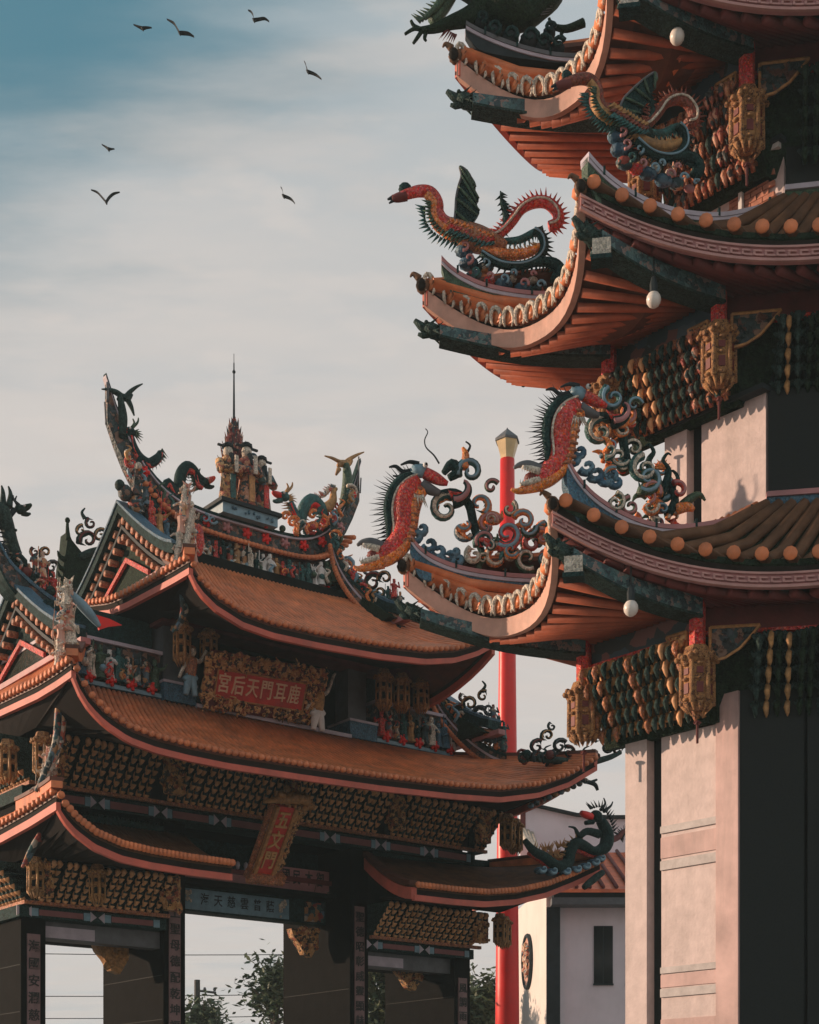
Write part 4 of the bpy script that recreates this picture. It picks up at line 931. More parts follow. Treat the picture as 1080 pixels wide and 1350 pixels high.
for k in range(2):                                          # ridge along the foot of the shaded wall
    r = RG[k + 1]; zt = ZTOP[k]; P_ = [up(r[1], 0) + N2 * 0.1 + A2 * x for x in (0.0, 0.6, 1.2, 1.8, 2.4)]
    b = MB(); b.sweep(P_, 0.16, zt - 0.12, zt + 0.12); o = b.build('foot_ridge', 'blue' if k == 0 else 'green', TOWER)
    b = MB(); b.sweep(P_, 0.24, zt + 0.12, zt + 0.19); b.build('ridge_coping', 'pink' if k == 0 else 'lilac', o)
# beast heads that close the tile rows at each tip
for k in range(3):
    for nm, tip in (('far', EV[k][2]), ('near', EV[k][3])):
        if k == 2 and nm == 'near': continue
        pl = HP[(k, nm)]; px = CX + F * tip.x / tip.y; py = HOR - (tip.z + 0.0 - EYE) * F / tip.y
        c = Carving(TOWER, pl)
        c.ell('tip_mask', 'tile_dark_and_shade', px + 1, py + 2, 10, 11, 0.0, 8); c.ell('tip_face', 'tile_gap', px - 2, py + 3, 7, 8, 0.06, 6)
        c.stroke('tip_mask', 'tile_dark_and_shade', [(px - 4, py - 8, 5), (px - 12, py - 14, 3), (px - 16, py - 10, 1.2)]); 
        c.done()
# brick parapet and white rail of the third storey
O = RG[2][1]; pr = MB()
rl = wpart('parapet_rail', 'white', O, A1, N1, (0.0, 1.35, 0.06, 0.13, 15.43, 15.50))
wpart('parapet_post', 'white', O, A1, N1, (0.62, 0.68, 0.07, 0.12, 14.7, 15.43), parent=rl)
for zz_ in range(9):
    for i in range(6):
        a = 0.12 + i * 0.20 + (0.10 if zz_ % 2 else 0)
        wpart('brick', 'brick', O, A1, N1, (a, a + 0.185, 0.02, 0.055 + random.uniform(0, 0.012), 14.66 + zz_ * 0.08, 14.66 + zz_ * 0.08 + 0.068), parent=rl)

# ------------------------------------------------------------------ roof sculptures of the tower
def dragon_fish(root, pl, ox, oy, clouds):
    """leaping fish with open jaws below and a dragon's head thrown back above, among cloud scrolls (pixel offsets from the far one)"""
    c = Carving(root, pl); T = lambda pts: [(p[0] + ox, p[1] + oy) + tuple(p[2:]) for p in pts]
    body = T([(488, 738, 8), (507, 732, 12), (524, 714, 14), (531, 692, 15), (531, 668, 16), (538, 648, 16), (553, 636, 12)])
    c.stroke('body', 'red', body, n=10)
    c.stroke('belly', 'orange', T([(484, 742, 6), (508, 739, 9), (530, 724, 9), (541, 700, 9), (544, 675, 10), (550, 655, 10), (560, 645, 7)]), 0.02, n=9)
    for i in range(9): c.stroke('belly_plate', 'gold_red', T([(528 + i * 1.2, 718 - i * 8.5, 2), (538 + i * 1.2, 715 - i * 8.5, 3), (547 + i * 1.2, 717 - i * 8.5, 2)]), 0.1, k=2, n=5)
    back = T([(513, 716, 3), (513, 696, 5), (511, 672, 6), (516, 650, 6), (529, 634, 6), (546, 626, 4)])
    c.stroke('dorsal_fin', 'teal_dark', back, 0.04); c.spikes('dorsal_spines', 'slate', back, -1, 19, 1, 1.3, 0.1); c.stroke('dorsal_piping', 'cream', [(p[0] + 6, p[1] + 2, 1.6) for p in back], 0.10)
    c.spikes('dorsal_spines', 'slate', [(p[0] + 1, p[1] + 2) + p[2:] for p in back], -1, 14, 1, 1.2, 0.4)
    # jaws at the foot
    c.stroke('upper_jaw', 'stone_grey', T([(506, 722, 7), (490, 716, 7), (478, 715, 4), (471, 719, 2)])); c.stroke('lower_jaw', 'orange', T([(505, 742, 9), (488, 747, 7), (474, 751, 4), (466, 748, 2)]), 0.03)
    c.stroke('jaw_lining', 'cream', T([(500, 728, 5), (488, 724, 4), (478, 722, 2.5)]), 0.10); c.stroke('jaw_lining', 'cream', T([(500, 738, 4), (486, 742, 4), (475, 745, 2)]), 0.10); c.ell('mouth', 'red_dark', 492 + ox, 733 + oy, 9, 7, 0.02, 9)
    for i in range(7):
        c.mb('teeth', 'white').cone(pl(476 + i * 3 + ox, 723 + i * 0.6 + oy, 0.12), pl(477 + i * 3 + ox, 729 + i * 0.4 + oy, 0.12), 0.012); c.mb('teeth', 'white').cone(pl(474 + i * 3.4 + ox, 744 - i * 0.8 + oy, 0.12), pl(475 + i * 3.4 + ox, 738 - i * 0.6 + oy, 0.12), 0.012)
    # dragon head thrown back, mane and horns
    c.ell('head', 'blue_pale', 553 + ox, 623 + oy, 13, 9, 0.06, 9, 10); c.stroke('muzzle', 'red', T([(560, 626, 8), (572, 632, 8), (582, 637, 6), (590, 640, 3)]), 0.06); c.stroke('muzzle', 'stone_grey', T([(556, 640, 7), (568, 648, 7), (580, 652, 4)]), 0.05)
    c.ell('eye', 'white', 560 + ox, 621 + oy, 3.5, 3.5, 0.2); c.ell('pupil', 'dark', 561 + ox, 621 + oy, 1.7, 1.7, 0.235)
    c.stroke('horn', 'slate', T([(546, 620, 4), (532, 622, 3), (522, 615, 2.5), (513, 616, 1.2)])); c.stroke('horn', 'slate', T([(532, 622, 2.5), (526, 628, 2), (518, 627, 1)])); c.stroke('horn', 'slate', T([(552, 616, 3.5), (540, 613, 2.5), (528, 617, 1.2)]), 0.1)
    mane = T([(534, 640, 2), (541, 650, 3), (550, 656, 3), (558, 656, 2)])
    c.spikes('mane', 'cream', mane, 1, 14, 1, 2.2, -0.3, 0.12); c.spikes('mane', 'stone_grey', mane, 1, 20, 2, 2.0, 0.2, 0.06)
    # waves at the foot
    for x, y, r in ((548, 706, 11), (556, 698, 9), (566, 718, 11), (578, 727, 11), (592, 733, 10), (604, 738, 8), (600, 728, 6)): c.stroke('waves', 'waves', spiral(x + ox, y + oy, r, 0.9, 200, 1, (5.5, 2.5), 10), 0.03, smooth=False)
    # clouds
    for i, q in enumerate(clouds):
        x, y, r, turns, a0, d, mat = q
        pts = spiral(x + ox, y + oy, r, turns, a0, d, (r * 0.36, 2.2), 18); zoff = 0.04 * ((i * 7) % 5 - 2)
        c.stroke('cloud_scroll', mat, pts, zoff, smooth=False)
        c.stroke('cloud_edge', ('cream', 'blue_pale', 'pink')[i % 3], [(p[0], p[1], p[2] * 0.5, 0) for p in pts], zoff + r * 0.22 * pl.m(pts[0][0]), smooth=False)
        if i % 2 == 0: c.spikes('cloud_flames', ('orange', 'teal', 'red')[i % 3], pts[:9], -d, r * 0.5, 2, r * 0.12, 0.5, zoff, k=1)
    return c
def cloud_fill(c, x0, x1, yf, n, seed):
    rnd = random.Random(seed)
    for i in range(n):
        x = rnd.uniform(x0, x1); ya, yb = yf(x); y = rnd.uniform(ya, yb); r = rnd.uniform(7, 12); d = rnd.choice((-1, 1)); mt = rnd.choice(('teal', 'orange', 'teal_dark', 'red', 'orange', 'green', 'blue', 'cream'))
        pts = spiral(x, y, r, rnd.uniform(0.5, 1.1), rnd.uniform(0, 360), d, (r * 0.42, 1.8), 12); o = rnd.uniform(-0.16, 0.10)
        c.stroke('cloud_scroll', mt, pts, o, smooth=False); c.stroke('cloud_edge', rnd.choice(('cream', 'blue_pale', 'pink')), [(p[0], p[1], p[2] * 0.45) for p in pts], o + r * 0.3 * c.pl.m(x), smooth=False)
        a = rnd.uniform(0, 6.28)
        c.stroke('cloud_leaf', rnd.choice(('orange', 'red', 'teal', 'green')), [(x, y, 4), (x + 8 * math.cos(a), y - 8 * math.sin(a), 4.5), (x + 15 * math.cos(a + 0.5), y - 15 * math.sin(a + 0.5), 3), (x + 20 * math.cos(a + 0.9), y - 20 * math.sin(a + 0.9), 0.8)], o - 0.05)
FARC = [(588, 668, 20, 1.15, 60, 1, 'teal'), (620, 622, 17, 1.2, 200, -1, 'teal'), (606, 640, 26, 0.35, 250, 1, 'teal_dark'), (611, 698, 13, 1.0, 330, -1, 'blue'), (668, 706, 19, 1.2, 230, 1, 'red'), (645, 690, 17, 0.9, 20, 1, 'orange'),
        (655, 735, 16, 1.1, 80, 1, 'orange'), (690, 690, 14, 1.1, 160, -1, 'orange'), (703, 715, 15, 1.0, 40, 1, 'red'), (695, 738, 16, 1.0, 300, -1, 'green'), (632, 662, 15, 0.9, 300, 1, 'orange'), (648, 642, 10, 1.0, 30, 1, 'green'), (625, 735, 12, 1.0, 120, 1, 'cream'), (717, 700, 12, 1.0, 80, 1, 'orange'), (640, 715, 14, 1.0, 210, -1, 'teal'), (672, 668, 11, 0.9, 60, -1, 'green'), (718, 735, 11, 0.9, 10, -1, 'teal')]
st = thing('dragon_fish_statue', 'red dragon-fish roof statue beside the red lamp post', 'statue', HP[(0, 'far')](560, 735))
c = dragon_fish(st, HP[(0, 'far')], 0, 0, FARC)
c.stroke('whisker', 'slate', [(579, 611, 1.3), (572, 600, 1.1), (562, 590, 0.9), (560, 580, 0.8), (564, 570, 0.7), (561, 565, 0.6)]); c.stroke('flame', 'orange', [(612, 618, 6), (614, 600, 5), (610, 590, 2)]); c.stroke('flame', 'slate', [(614, 600, 2), (620, 588, 1.5), (614, 582, 1)])
c.stroke('cloud_scroll', 'teal_dark', [(578, 650, 5), (600, 648, 6), (618, 662, 6), (625, 690, 6), (632, 715, 5), (640, 735, 4)], -0.05); c.stroke('cloud_scroll', 'teal_dark', [(585, 624, 4), (596, 612, 7), (603, 622, 7), (592, 630, 5)])
cloud_fill(c, 632, 722, lambda x: (695, 742), 16, 5); cloud_fill(c, 600, 650, lambda x: (660, 700), 4, 6)
c.done()
NEARC = [(588, 668, 20, 1.15, 60, 1, 'teal'), (601, 627, 16, 1.2, 120, 1, 'teal'), (606, 640, 24, 0.35, 250, 1, 'teal_dark'), (611, 702, 14, 1.0, 330, -1, 'teal'), (645, 735, 18, 1.2, 230, 1, 'green'), (644, 722, 12, 1.0, 40, -1, 'orange'), (615, 668, 14, 1.0, 60, 1, 'orange'), (625, 640, 11, 0.9, 10, 1, 'green'), (620, 645, 14, 0.9, 260, 1, 'orange'),
         (641, 722, 18, 1.3, 100, 1, 'teal'), (668, 745, 17, 1.2, 60, -1, 'teal'), (624, 770, 13, 1.2, 100, 1, 'green'), (600, 768, 13, 1.2, 80, -1, 'green'), (668, 720, 10, 0.9, 70, 1, 'orange'), (648, 750, 14, 0.9, 330, 1, 'orange'), (632, 690, 12, 1.0, 150, -1, 'teal_dark'), (598, 730, 12, 0.9, 60, 1, 'orange'), (683, 752, 12, 0.8, 120, -1, 'red')]
st = thing('dragon_fish_statue', 'red dragon-fish roof statue in front of the pale second-storey wall of the tower', 'statue', HP[(0, 'near')](765, 655))
c = dragon_fish(st, HP[(0, 'near')], 207, -102, NEARC)
for x0, y0, sg in ((858, 620, 1), (878, 632, -1), (890, 655, 1)):
    c.stroke('cloud_scroll', 'teal_dark', [(x0 - 8, y0 + 22, 6), (x0, y0 + 5, 5.5), (x0 - 3 * sg, y0 - 12, 4.5), (x0 + 4 * sg, y0 - 24, 3), (x0 - 2 * sg, y0 - 34, 1.8), (x0 - 7 * sg, y0 - 32, 1)])
c.stroke('cloud_scroll', 'teal_dark', [(785, 546, 5), (805, 548, 6), (820, 562, 6.5), (826, 590, 6), (832, 615, 5)], -0.05)
c.stroke('claw', 'green', [(895, 670, 6), (910, 658, 6), (922, 652, 4), (930, 660, 1.5)]); c.stroke('flame', 'orange', [(890, 672, 8), (905, 668, 7), (915, 672, 3)])
for i in range(7): c.mb('flower', 'orange').cone(pl_ := HP[(0, 'near')](873, 617), HP[(0, 'near')](873 + 13 * math.cos(i * 0.52), 617 - 13 * math.sin(i * 0.52)), 0.035)
cloud_fill(c, 815, 895, lambda x: (620 + (x - 815) * 0.35, 688), 13, 8); cloud_fill(c, 785, 835, lambda x: (545, 620), 9, 9)
c.done()

def phoenix(root, pl, T, wing, small=True, alt={}):
    c = Carving(root, pl); st0, sp0 = c.stroke, c.spikes
    c.stroke = lambda part, mat, *a, **k: st0(part, alt.get(mat, mat), *a, **k); c.spikes = lambda part, mat, *a, **k: sp0(part, alt.get(mat, mat), *a, **k)
    S = lambda pts: [T(p[0], p[1]) + tuple(p[2:]) for p in pts]
    neck = S([(523, 261, 5), (537, 256, 6.5), (553, 252, 7.5), (567, 254, 8), (576, 266, 8.5), (576, 281, 10), (584, 296, 12), (604, 306, 14)])
    c.stroke('neck', 'red', neck, n=9); c.stroke('neck_front', 'orange', [(p[0] - 4, p[1] + 5, p[2] * 0.7) for p in neck[3:]], 0.05)
    c.stroke('head', 'red_dark', S([(536, 258, 7), (524, 261, 6), (517, 262, 4)])); c.stroke('beak', 'slate', S([(519, 260, 3.5), (511, 263, 1.2)])); c.stroke('beak', 'slate', S([(519, 264, 2.5), (513, 268, 1)]))
    c.ell('comb', 'teal_dark', *T(534, 249), 9, 9, 0, 4); c.spikes('comb', 'teal_dark', S([(526, 252, 3), (530, 243, 3), (538, 242, 3), (543, 250, 3)]), 1, 6, 1, 2.5, 0)
    c.stroke('body', 'gold_red', S([(590, 300, 13), (610, 308, 16), (632, 316, 17), (655, 322, 12), (668, 325, 6)]), n=10)
    chest = S([(562, 278, 2), (563, 292, 3), (572, 306, 4), (588, 316, 5), (606, 322, 4)])
    c.spikes('breast_feathers', 'teal', chest, 1, 11, 1, 2.6, 0.3, 0.06); c.spikes('breast_feathers', 'green', [(p[0] + 7, p[1] - 4) + p[2:] for p in chest], 1, 10, 1, 2.6, 0.3, 0.12)
    for rr_ in range(3):
        c.spikes('body_feathers', ('orange', 'red', 'teal')[rr_], S([(596, 296 + rr_ * 7, 3), (614, 302 + rr_ * 7, 4), (634, 310 + rr_ * 7, 4), (654, 317 + rr_ * 5, 3)]), 1, 7, 1, 3.0, 0.9, 0.16)
    # wing with serrated trailing edge
    c.plate('wing', 'teal_dark', S(wing), 0.06, 0.10)
    n = len(wing)
    for i in range(n // 2):
        a, b = wing[i], wing[-1 - i]; c.stroke('wing_quill', 'green', [T(*a) + (1.6,), T((a[0] + b[0]) / 2, (a[1] + b[1]) / 2) + (2.2,), T(*b) + (1.2,)], 0.12, n=5)
    c.stroke('wing_edge', 'stone_grey', S([p + (1.5,) for p in wing[:n // 2 + 1]]), 0.11)
    # tail plumes
    t1 = S([(640, 318, 6), (660, 308, 6), (675, 292, 7), (688, 275, 7), (705, 266, 8), (722, 267, 8), (735, 280, 8), (735, 294, 8), (724, 299, 7)])
    c.stroke('tail_plume', 'red', t1); c.spikes('tail_barbs', 'red', t1[1:], -1, 12, 1, 2.6, 0.3); c.stroke('plume_quill', 'cream', [(p[0], p[1], 1.6) for p in t1], 0.09)
    t2 = S([(632, 326, 6), (655, 336, 7), (680, 338, 7), (700, 334, 6), (712, 326, 4)])
    c.stroke('tail_plume', 'orange', t2, 0.05); c.spikes('tail_barbs', 'gold', t2, 1, 8, 1, 2.2, 0.3, 0.05); c.spikes('tail_barbs', 'gold', t2, -1, 8, 1, 2.2, 0.3, 0.05)
    t3 = S([(635, 338, 5), (660, 352, 6), (688, 354, 6), (708, 346, 6), (717, 332, 6), (714, 316, 6), (704, 308, 5)])
    c.stroke('tail_plume', 'teal_dark', t3, 0.08); c.spikes('tail_barbs', 'teal_dark', t3, 1, 9, 1, 2.2, 0.3, 0.06); c.stroke('plume_quill', 'blue_pale', [(p[0], p[1], 1.4) for p in t3], 0.15)
    t4 = S([(690, 354, 5), (712, 350, 6), (730, 352, 7), (739, 362, 7), (735, 373, 7), (726, 371, 6)])
    c.stroke('tail_plume', 'teal_dark', t4, 0.1); c.spikes('tail_barbs', 'teal_dark', t4, 1, 9, 1, 2.2, 0.3, 0.08)
    t5 = S([(640, 322, 3), (662, 318, 4), (685, 316, 5), (705, 306, 5), (716, 302, 4)]); c.spikes('tail_barbs', 'teal', t5, 1, 11, 1, 2.4, 0.4); c.stroke('tail_plume', 'teal', t5)
    if small:
        t6 = S([(658, 312, 4), (667, 296, 5), (666, 280, 4), (662, 268, 3), (660, 252, 1)]); c.stroke('crest_plume', 'teal_dark', t6); c.spikes('crest_plume', 'teal_dark', t6, 1, 7, 1, 2, 0.4); c.spikes('crest_plume', 'teal_dark', t6, -1, 6, 2, 2, 0.4)
    # rock and cloud base
    for x, y, r, mt in ((612, 328, 13, 'waves'), (618, 345, 14, 'waves'), (626, 362, 13, 'carved_mix'), (645, 368, 11, 'red'), (664, 372, 13, 'waves'), (690, 378, 13, 'waves'), (712, 380, 12, 'carved_mix'), (640, 350, 12, 'carved_mix'), (676, 364, 9, 'cream'), (702, 366, 8, 'cream'), (733, 384, 8, 'pink')):
        c.ell('rockery', mt, *T(x, y), r, r * 0.62, -0.06, r * 0.8); c.stroke('rockery_scroll', ('pink', 'blue_pale', 'teal')[x % 3], spiral(*T(x, y), r * 0.55, 0.9, x, 1, (2.2, 1.0), 10), 0.10, smooth=False)
    c.done()
WF = [(598, 302), (600, 285), (601, 268), (604, 252), (608, 238), (606, 226), (615, 231), (621, 241), (619, 246), (627, 253), (625, 258), (631, 268), (628, 273), (632, 284), (629, 290), (620, 303), (608, 307)]
st = thing('phoenix_statue', 'phoenix roof statue standing out against open sky, wing raised straight up', 'statue', HP[(1, 'far')](640, 378), 'phoenix statues on the pagoda eaves')
phoenix(st, HP[(1, 'far')], lambda x, y: (x, y), WF)
WN = [(600, 320), (606, 300), (614, 284), (630, 268), (646, 254), (664, 242), (668, 250), (662, 258), (664, 266), (655, 274), (656, 282), (646, 292), (640, 302), (622, 318)]
st = thing('phoenix_statue', 'phoenix roof statue in front of the topmost eave, wing slanting back over its tail', 'statue', HP[(1, 'near')](830, 262), 'phoenix statues on the pagoda eaves')
phoenix(st, HP[(1, 'near')], lambda x, y: (738 + (x - 523) * 0.92 if x < 580 else 790 + (x - 580) * 0.80, 104 + (y - 252) * 0.95 + max(0, x - 600) * 0.12), WN, True, {'red': 'rust', 'orange': 'gold_dim', 'gold_red': 'bracket_teal', 'gold': 'gold_dim'})

# green dragon on the top tier
pl = HP[(2, 'far')]; st = thing('green_dragon_statue', 'dark green dragon roof statue on the topmost eave, one claw stretched out over the sky', 'statue', pl(640, 50))
c = Carving(st, pl)
c.stroke('body', 'green_dark', [(600, -40, 26), (640, -20, 30), (672, 8, 33), (690, 20, 20), (705, 14, 16), (722, -10, 22), (730, -40, 20)], n=12)
c.stroke('foreleg', 'green_dark', [(650, 5, 18), (620, 22, 13), (595, 30, 9), (572, 38, 6), (552, 40, 4)]); 
for pts in ([(556, 39, 3), (546, 38, 2.6), (534, 45, 2)], [(556, 39, 3), (546, 34, 2.6), (542, 27, 2)], [(556, 41, 3), (550, 50, 2.6), (545, 57, 2)], [(562, 41, 3), (560, 50, 2.4), (562, 54, 1.6)]): c.stroke('claw', 'green_dark', pts)
c.stroke('leg_frill', 'green', [(560, 24, 3), (575, 10, 5), (585, -5, 6)]); c.spikes('leg_frill', 'green', [(556, 30, 3), (575, 18, 4), (592, 0, 5)], -1, 14, 1, 3, 0.4); c.stroke('leg_frill', 'green', [(570, 22, 8), (580, 10, 9), (590, -4, 9), (600, -20, 8)], -0.1)
c.spikes('elbow_tuft', 'red_dark', [(590, 36, 3), (598, 42, 3), (603, 44, 3)], 1, 14, 1, 1.5, 0)
c.ell('eye', 'red_dark', 668, 2, 9, 8, 0.36); c.ell('eye_white', 'cream', 670, 2, 4, 4, 0.47)
for x, y, r in ((634, 30, 11), (650, 44, 13), (672, 52, 13), (698, 55, 14), (716, 62, 12), (735, 64, 10), (724, 44, 9)): c.ell('rockery', 'slate', x, y, r, r * 0.85, 0, r); c.stroke('rockery_scroll', 'teal_dark', spiral(x, y, r * 0.8, 1.1, x, 1, (3.2, 1.4), 10), 0.13, smooth=False)
c.stroke('hind_claw', 'green_dark', [(770, 30, 6), (748, 38, 5), (732, 36, 4)]); c.stroke('hind_claw', 'green_dark', [(736, 36, 3), (728, 34, 2.5), (724, 24, 2)]); c.stroke('hind_claw', 'green_dark', [(744, 38, 3), (740, 46, 2.4), (746, 52, 2)])
for i in range(9): c.mb('spines', 'stone_grey').cone(pl(712 + i * 1.2, 26 - i * 3.5, 0.1), pl(724 + i * 1.5, 24 - i * 3.2, 0.1), 0.012)
c.done()

# ------------------------------------------------------------------ sculptures of the gate
def dragon(name, label, pl, body, head, hdir, mats=('teal_dark', 'red', 'green'), spines=8, base=None, group=None, side=1):
    st = thing(name, label, 'statue', pl(*(base or body[0][:2])), group); c = Carving(st, pl)
    c.stroke('body', mats[0], body, n=8); c.stroke('belly', mats[1], [(p[0], p[1] + p[2] * 0.45, p[2] * 0.65) for p in body], 0.03); c.spikes('spines', mats[2], body, side, spines, 1, 1.6, 0.3)
    x, y = head
    c.ell('head', mats[0], x, y, 8, 6.5, 0.02, 6); c.stroke('snout', mats[1], [(x + hdir * 4, y - 1, 5), (x + hdir * 11, y - 4, 4), (x + hdir * 15, y - 7, 2)]); c.stroke('jaw', mats[0], [(x + hdir * 3, y + 4, 4), (x + hdir * 10, y + 6, 3), (x + hdir * 14, y + 5, 1.5)])
    for k in (0, 1): c.stroke('horn', mats[2], [(x - hdir * 2, y - 5, 2.2), (x - hdir * (6 + 3 * k), y - 12, 1.6), (x - hdir * (4 + 6 * k), y - 18, 0.8)], 0.05 * k)
    for k in range(6): a = 2.2 + k * 0.35; c.mb('mane', mats[2]).cone(pl(x - hdir * 5, y), pl(x - hdir * 5 + hdir * 13 * math.cos(a), y - 13 * math.sin(a) + 6), 0.035)
    c.ell('eye', 'white', x + hdir * 3, y - 3, 1.6, 1.6, 0.12)
    for i in (len(body) // 3, 2 * len(body) // 3):
        p = body[i]; c.stroke('leg', mats[0], [(p[0], p[1], 4), (p[0] + hdir * 6, p[1] + 9, 3), (p[0] + hdir * 12, p[1] + 11, 1.6)], 0.08)
    return c
RP = gp(1.25)
c = dragon('ridge_dragon_statue', 'dark dragon statue climbing the gate ridge towards the tall leaning ridge tail', RP, [(172, 572, 4), (176, 590, 6), (184, 604, 7), (196, 611, 7), (208, 604, 6), (212, 596, 4)], (171, 570), -1, base=(195, 640)); c.spikes('spines', 'green', [(205, 600, 2), (210, 594, 2), (213, 590, 2)], 1, 12, 1, 1.2); c.done()
c = dragon('ridge_dragon_statue', 'dark arched dragon statue with red snout facing the three gods on the ridge', RP, [(214, 650, 5), (222, 636, 6), (234, 654, 7), (238, 628, 8), (246, 616, 8), (256, 622, 7), (260, 636, 6), (266, 642, 5)], (268, 636), 1, base=(240, 665)); c.done()
c = dragon('ridge_dragon_statue', 'green arched dragon statue with red snout beside the golden ridge phoenix', RP, [(382, 662, 5), (388, 676, 6), (396, 690, 6), (400, 672, 8), (410, 660, 9), (422, 668, 8), (428, 684, 6), (436, 692, 4)], (374, 655), -1, ('teal', 'red_bright', 'gold_dim'), base=(400, 700), side=1)
for x, y, r in ((384, 690, 8), (395, 695, 7), (410, 680, 6), (374, 682, 6)): c.stroke('cloud_scroll', 'cream' if x % 2 else 'orange', spiral(x, y, r, 1.1, x, 1, (3, 1.2), 10), 0.08, smooth=False)
c.done()
st = thing('ridge_phoenix_statue', 'small gold patterned phoenix statue against the ridge tail on the pagoda side', 'statue', RP(430, 690)); c = Carving(st, RP)
c.stroke('body', 'gold_dim', [(418, 664, 5), (428, 670, 7), (438, 662, 6), (440, 648, 4), (444, 644, 2)]); c.spikes('plumes', 'carved_pale', [(420, 660, 3), (430, 656, 4), (438, 648, 4), (444, 642, 3)], -1, 9, 1, 2.5); c.spikes('plumes', 'red', [(424, 676, 3), (434, 672, 3), (444, 660, 3)], 1, 8, 1, 2.5); c.done()
# birds of plaster on the ridge tails
def ridge_bird(label, px, py, mat, wl, wr, tail):
    st = thing('ridge_bird_statue', label, 'statue', RP(px, py + 6)); c = Carving(st, RP)
    c.stroke('body', mat, [(px - 8, py + 3, 2), (px - 2, py, 5), (px + 6, py + 1, 4), (px + 11, py - 4, 2)]); c.stroke('wing', mat, [(px, py, 3.5)] + wl); c.stroke('wing', mat, [(px + 2, py, 3.5)] + wr); c.stroke('tail', mat, tail); c.done()
ridge_bird('dark bird statue with swept wings topping the ridge tail farthest from the pagoda', 163, 524, 'bracket_teal', [(154, 518, 4), (145, 514, 2.5), (134, 513, 0.8)], [(172, 516, 3), (180, 510, 2), (188, 506, 0.8)], [(168, 526, 4), (173, 536, 3), (177, 548, 1)])
ridge_bird('gold brown bird statue with spread wings on the ridge tail on the pagoda side', 453, 611, 'gold_dim', [(446, 608, 2.5), (438, 604, 2), (428, 601, 0.8)], [(460, 606, 3), (470, 600, 2), (480, 596, 0.8)], [(447, 618, 3.5), (443, 626, 1.5)])
# poles fixed at the ridge tails belong to the gate
cg = Carving(GATE, RP)
cg.stroke('tail_rod', 'stone_grey', [(140, 560, 1.2), (138, 530, 1.0)]); cg.stroke('tail_rod', 'stone_grey', [(142, 530, 2), (142, 504, 2)])
cg.stroke('tail_figure', 'bracket_teal', [(160, 575, 5), (161, 555, 6), (159, 537, 5), (156, 522, 3)], 0.05); cg.stroke('tail_figure', 'green', [(452, 668, 7), (456, 642, 7), (456, 624, 6), (454, 612, 4)], 0.05); cg.stroke('tail_rod', 'stone_grey', [(470, 645, 1.2), (473, 620, 1.1), (473, 602, 1)]); cg.stroke('tail_rod', 'stone_grey', [(475, 650, 1), (476, 630, 0.9)])
cg.ell('tail_blossom', 'red_bright', 460, 656, 4, 5, 0.2)
# scroll finials at the ridge ends and on the descending ridges
def scrolls(name, label, pl, lst, spk=None, mat='bracket_teal', base=None):
    st = thing(name, label, 'ornament', pl(*(base or lst[0][:2]))); c = Carving(st, pl)
    for i, (x, y, r, t, a0, d) in enumerate(lst):
        pts = spiral(x, y, r, t, a0, d, (r * 0.30, 1.2), 14); c.stroke('scroll', mat, pts, smooth=False); c.stroke('scroll_edge', ('red_dark', 'gold_dim', 'stone_grey')[i % 3], [(p[0], p[1], p[2] * 0.4) for p in pts], r * 0.26 * pl.m(x), smooth=False)
        c.spikes('scroll_leaf', mat, pts[:7], -d, r * 0.55, 2, r * 0.16, 0.5, k=1)
    for q in (spk or []): c.stroke('stem', mat, q)
    return c
BP = gp(4.2)
c = scrolls('ridge_scroll_ornament', 'dark openwork scroll ornament behind the sunlit gable of the top roof', BP, [(116, 712, 13, 1.1, 200, -1), (132, 706, 9, 1.1, 60, 1), (143, 712, 9, 1.1, 200, -1), (120, 690, 8, 1.0, 120, 1), (107, 700, 8, 1.0, 80, 1), (148, 698, 7, 0.9, 120, -1)], [[(105, 735, 5), (120, 728, 5), (140, 722, 4), (155, 712, 3)], [(112, 684, 3), (108, 676, 2), (112, 670, 1)]], base=(120, 735)); c.done()
st = thing('ridge_end_ornament', 'dark pointed ridge end with knob finial behind the sunlit gable', 'ornament', BP(100, 770)); c = Carving(st, BP)
c.plate('ridge_end', 'green_dark', [(82, 775), (84, 745), (88, 720), (90, 700), (95, 712), (108, 728), (150, 735), (150, 775)], 0.4); c.stroke('finial', 'green_dark', [(90, 712, 4), (89, 698, 2.5), (89, 690, 2)]); c.ell('finial', 'green_dark', 89, 686, 3.5, 4)
for y in (738, 752, 765): c.stroke('crocket', 'green_dark', [(86, y, 4), (79, y - 4, 3), (76, y - 12, 1)])
c.done()
c = scrolls('ridge_scroll_ornament', 'dark curling scroll ornament on the pagoda-side slope of the top roof', PD1, [(492, 768, 13, 1.2, 40, 1), (508, 762, 10, 1.1, 200, -1), (486, 752, 8, 1.0, 90, 1), (514, 780, 8, 1.0, 30, -1), (500, 780, 9, 1.0, 220, 1)], [[(480, 790, 4), (500, 800, 4), (520, 805, 4)]], base=(505, 805)); c.done()
c = scrolls('ridge_scroll_ornament', 'dark curling scroll ornament on the pagoda-side slope of the middle roof, before open sky', PD2, [(605, 942, 13, 1.2, 60, 1), (620, 928, 11, 1.2, 220, -1), (632, 942, 11, 1.1, 40, 1), (612, 920, 7, 1.0, 120, 1), (637, 918, 8, 1.0, 60, 1), (645, 935, 8, 1.0, 300, -1)], [[(598, 950, 4), (615, 955, 4), (640, 965, 4)], [(635, 912, 2.5), (640, 904, 1.8), (636, 898, 1)]], base=(615, 960)); c.done()
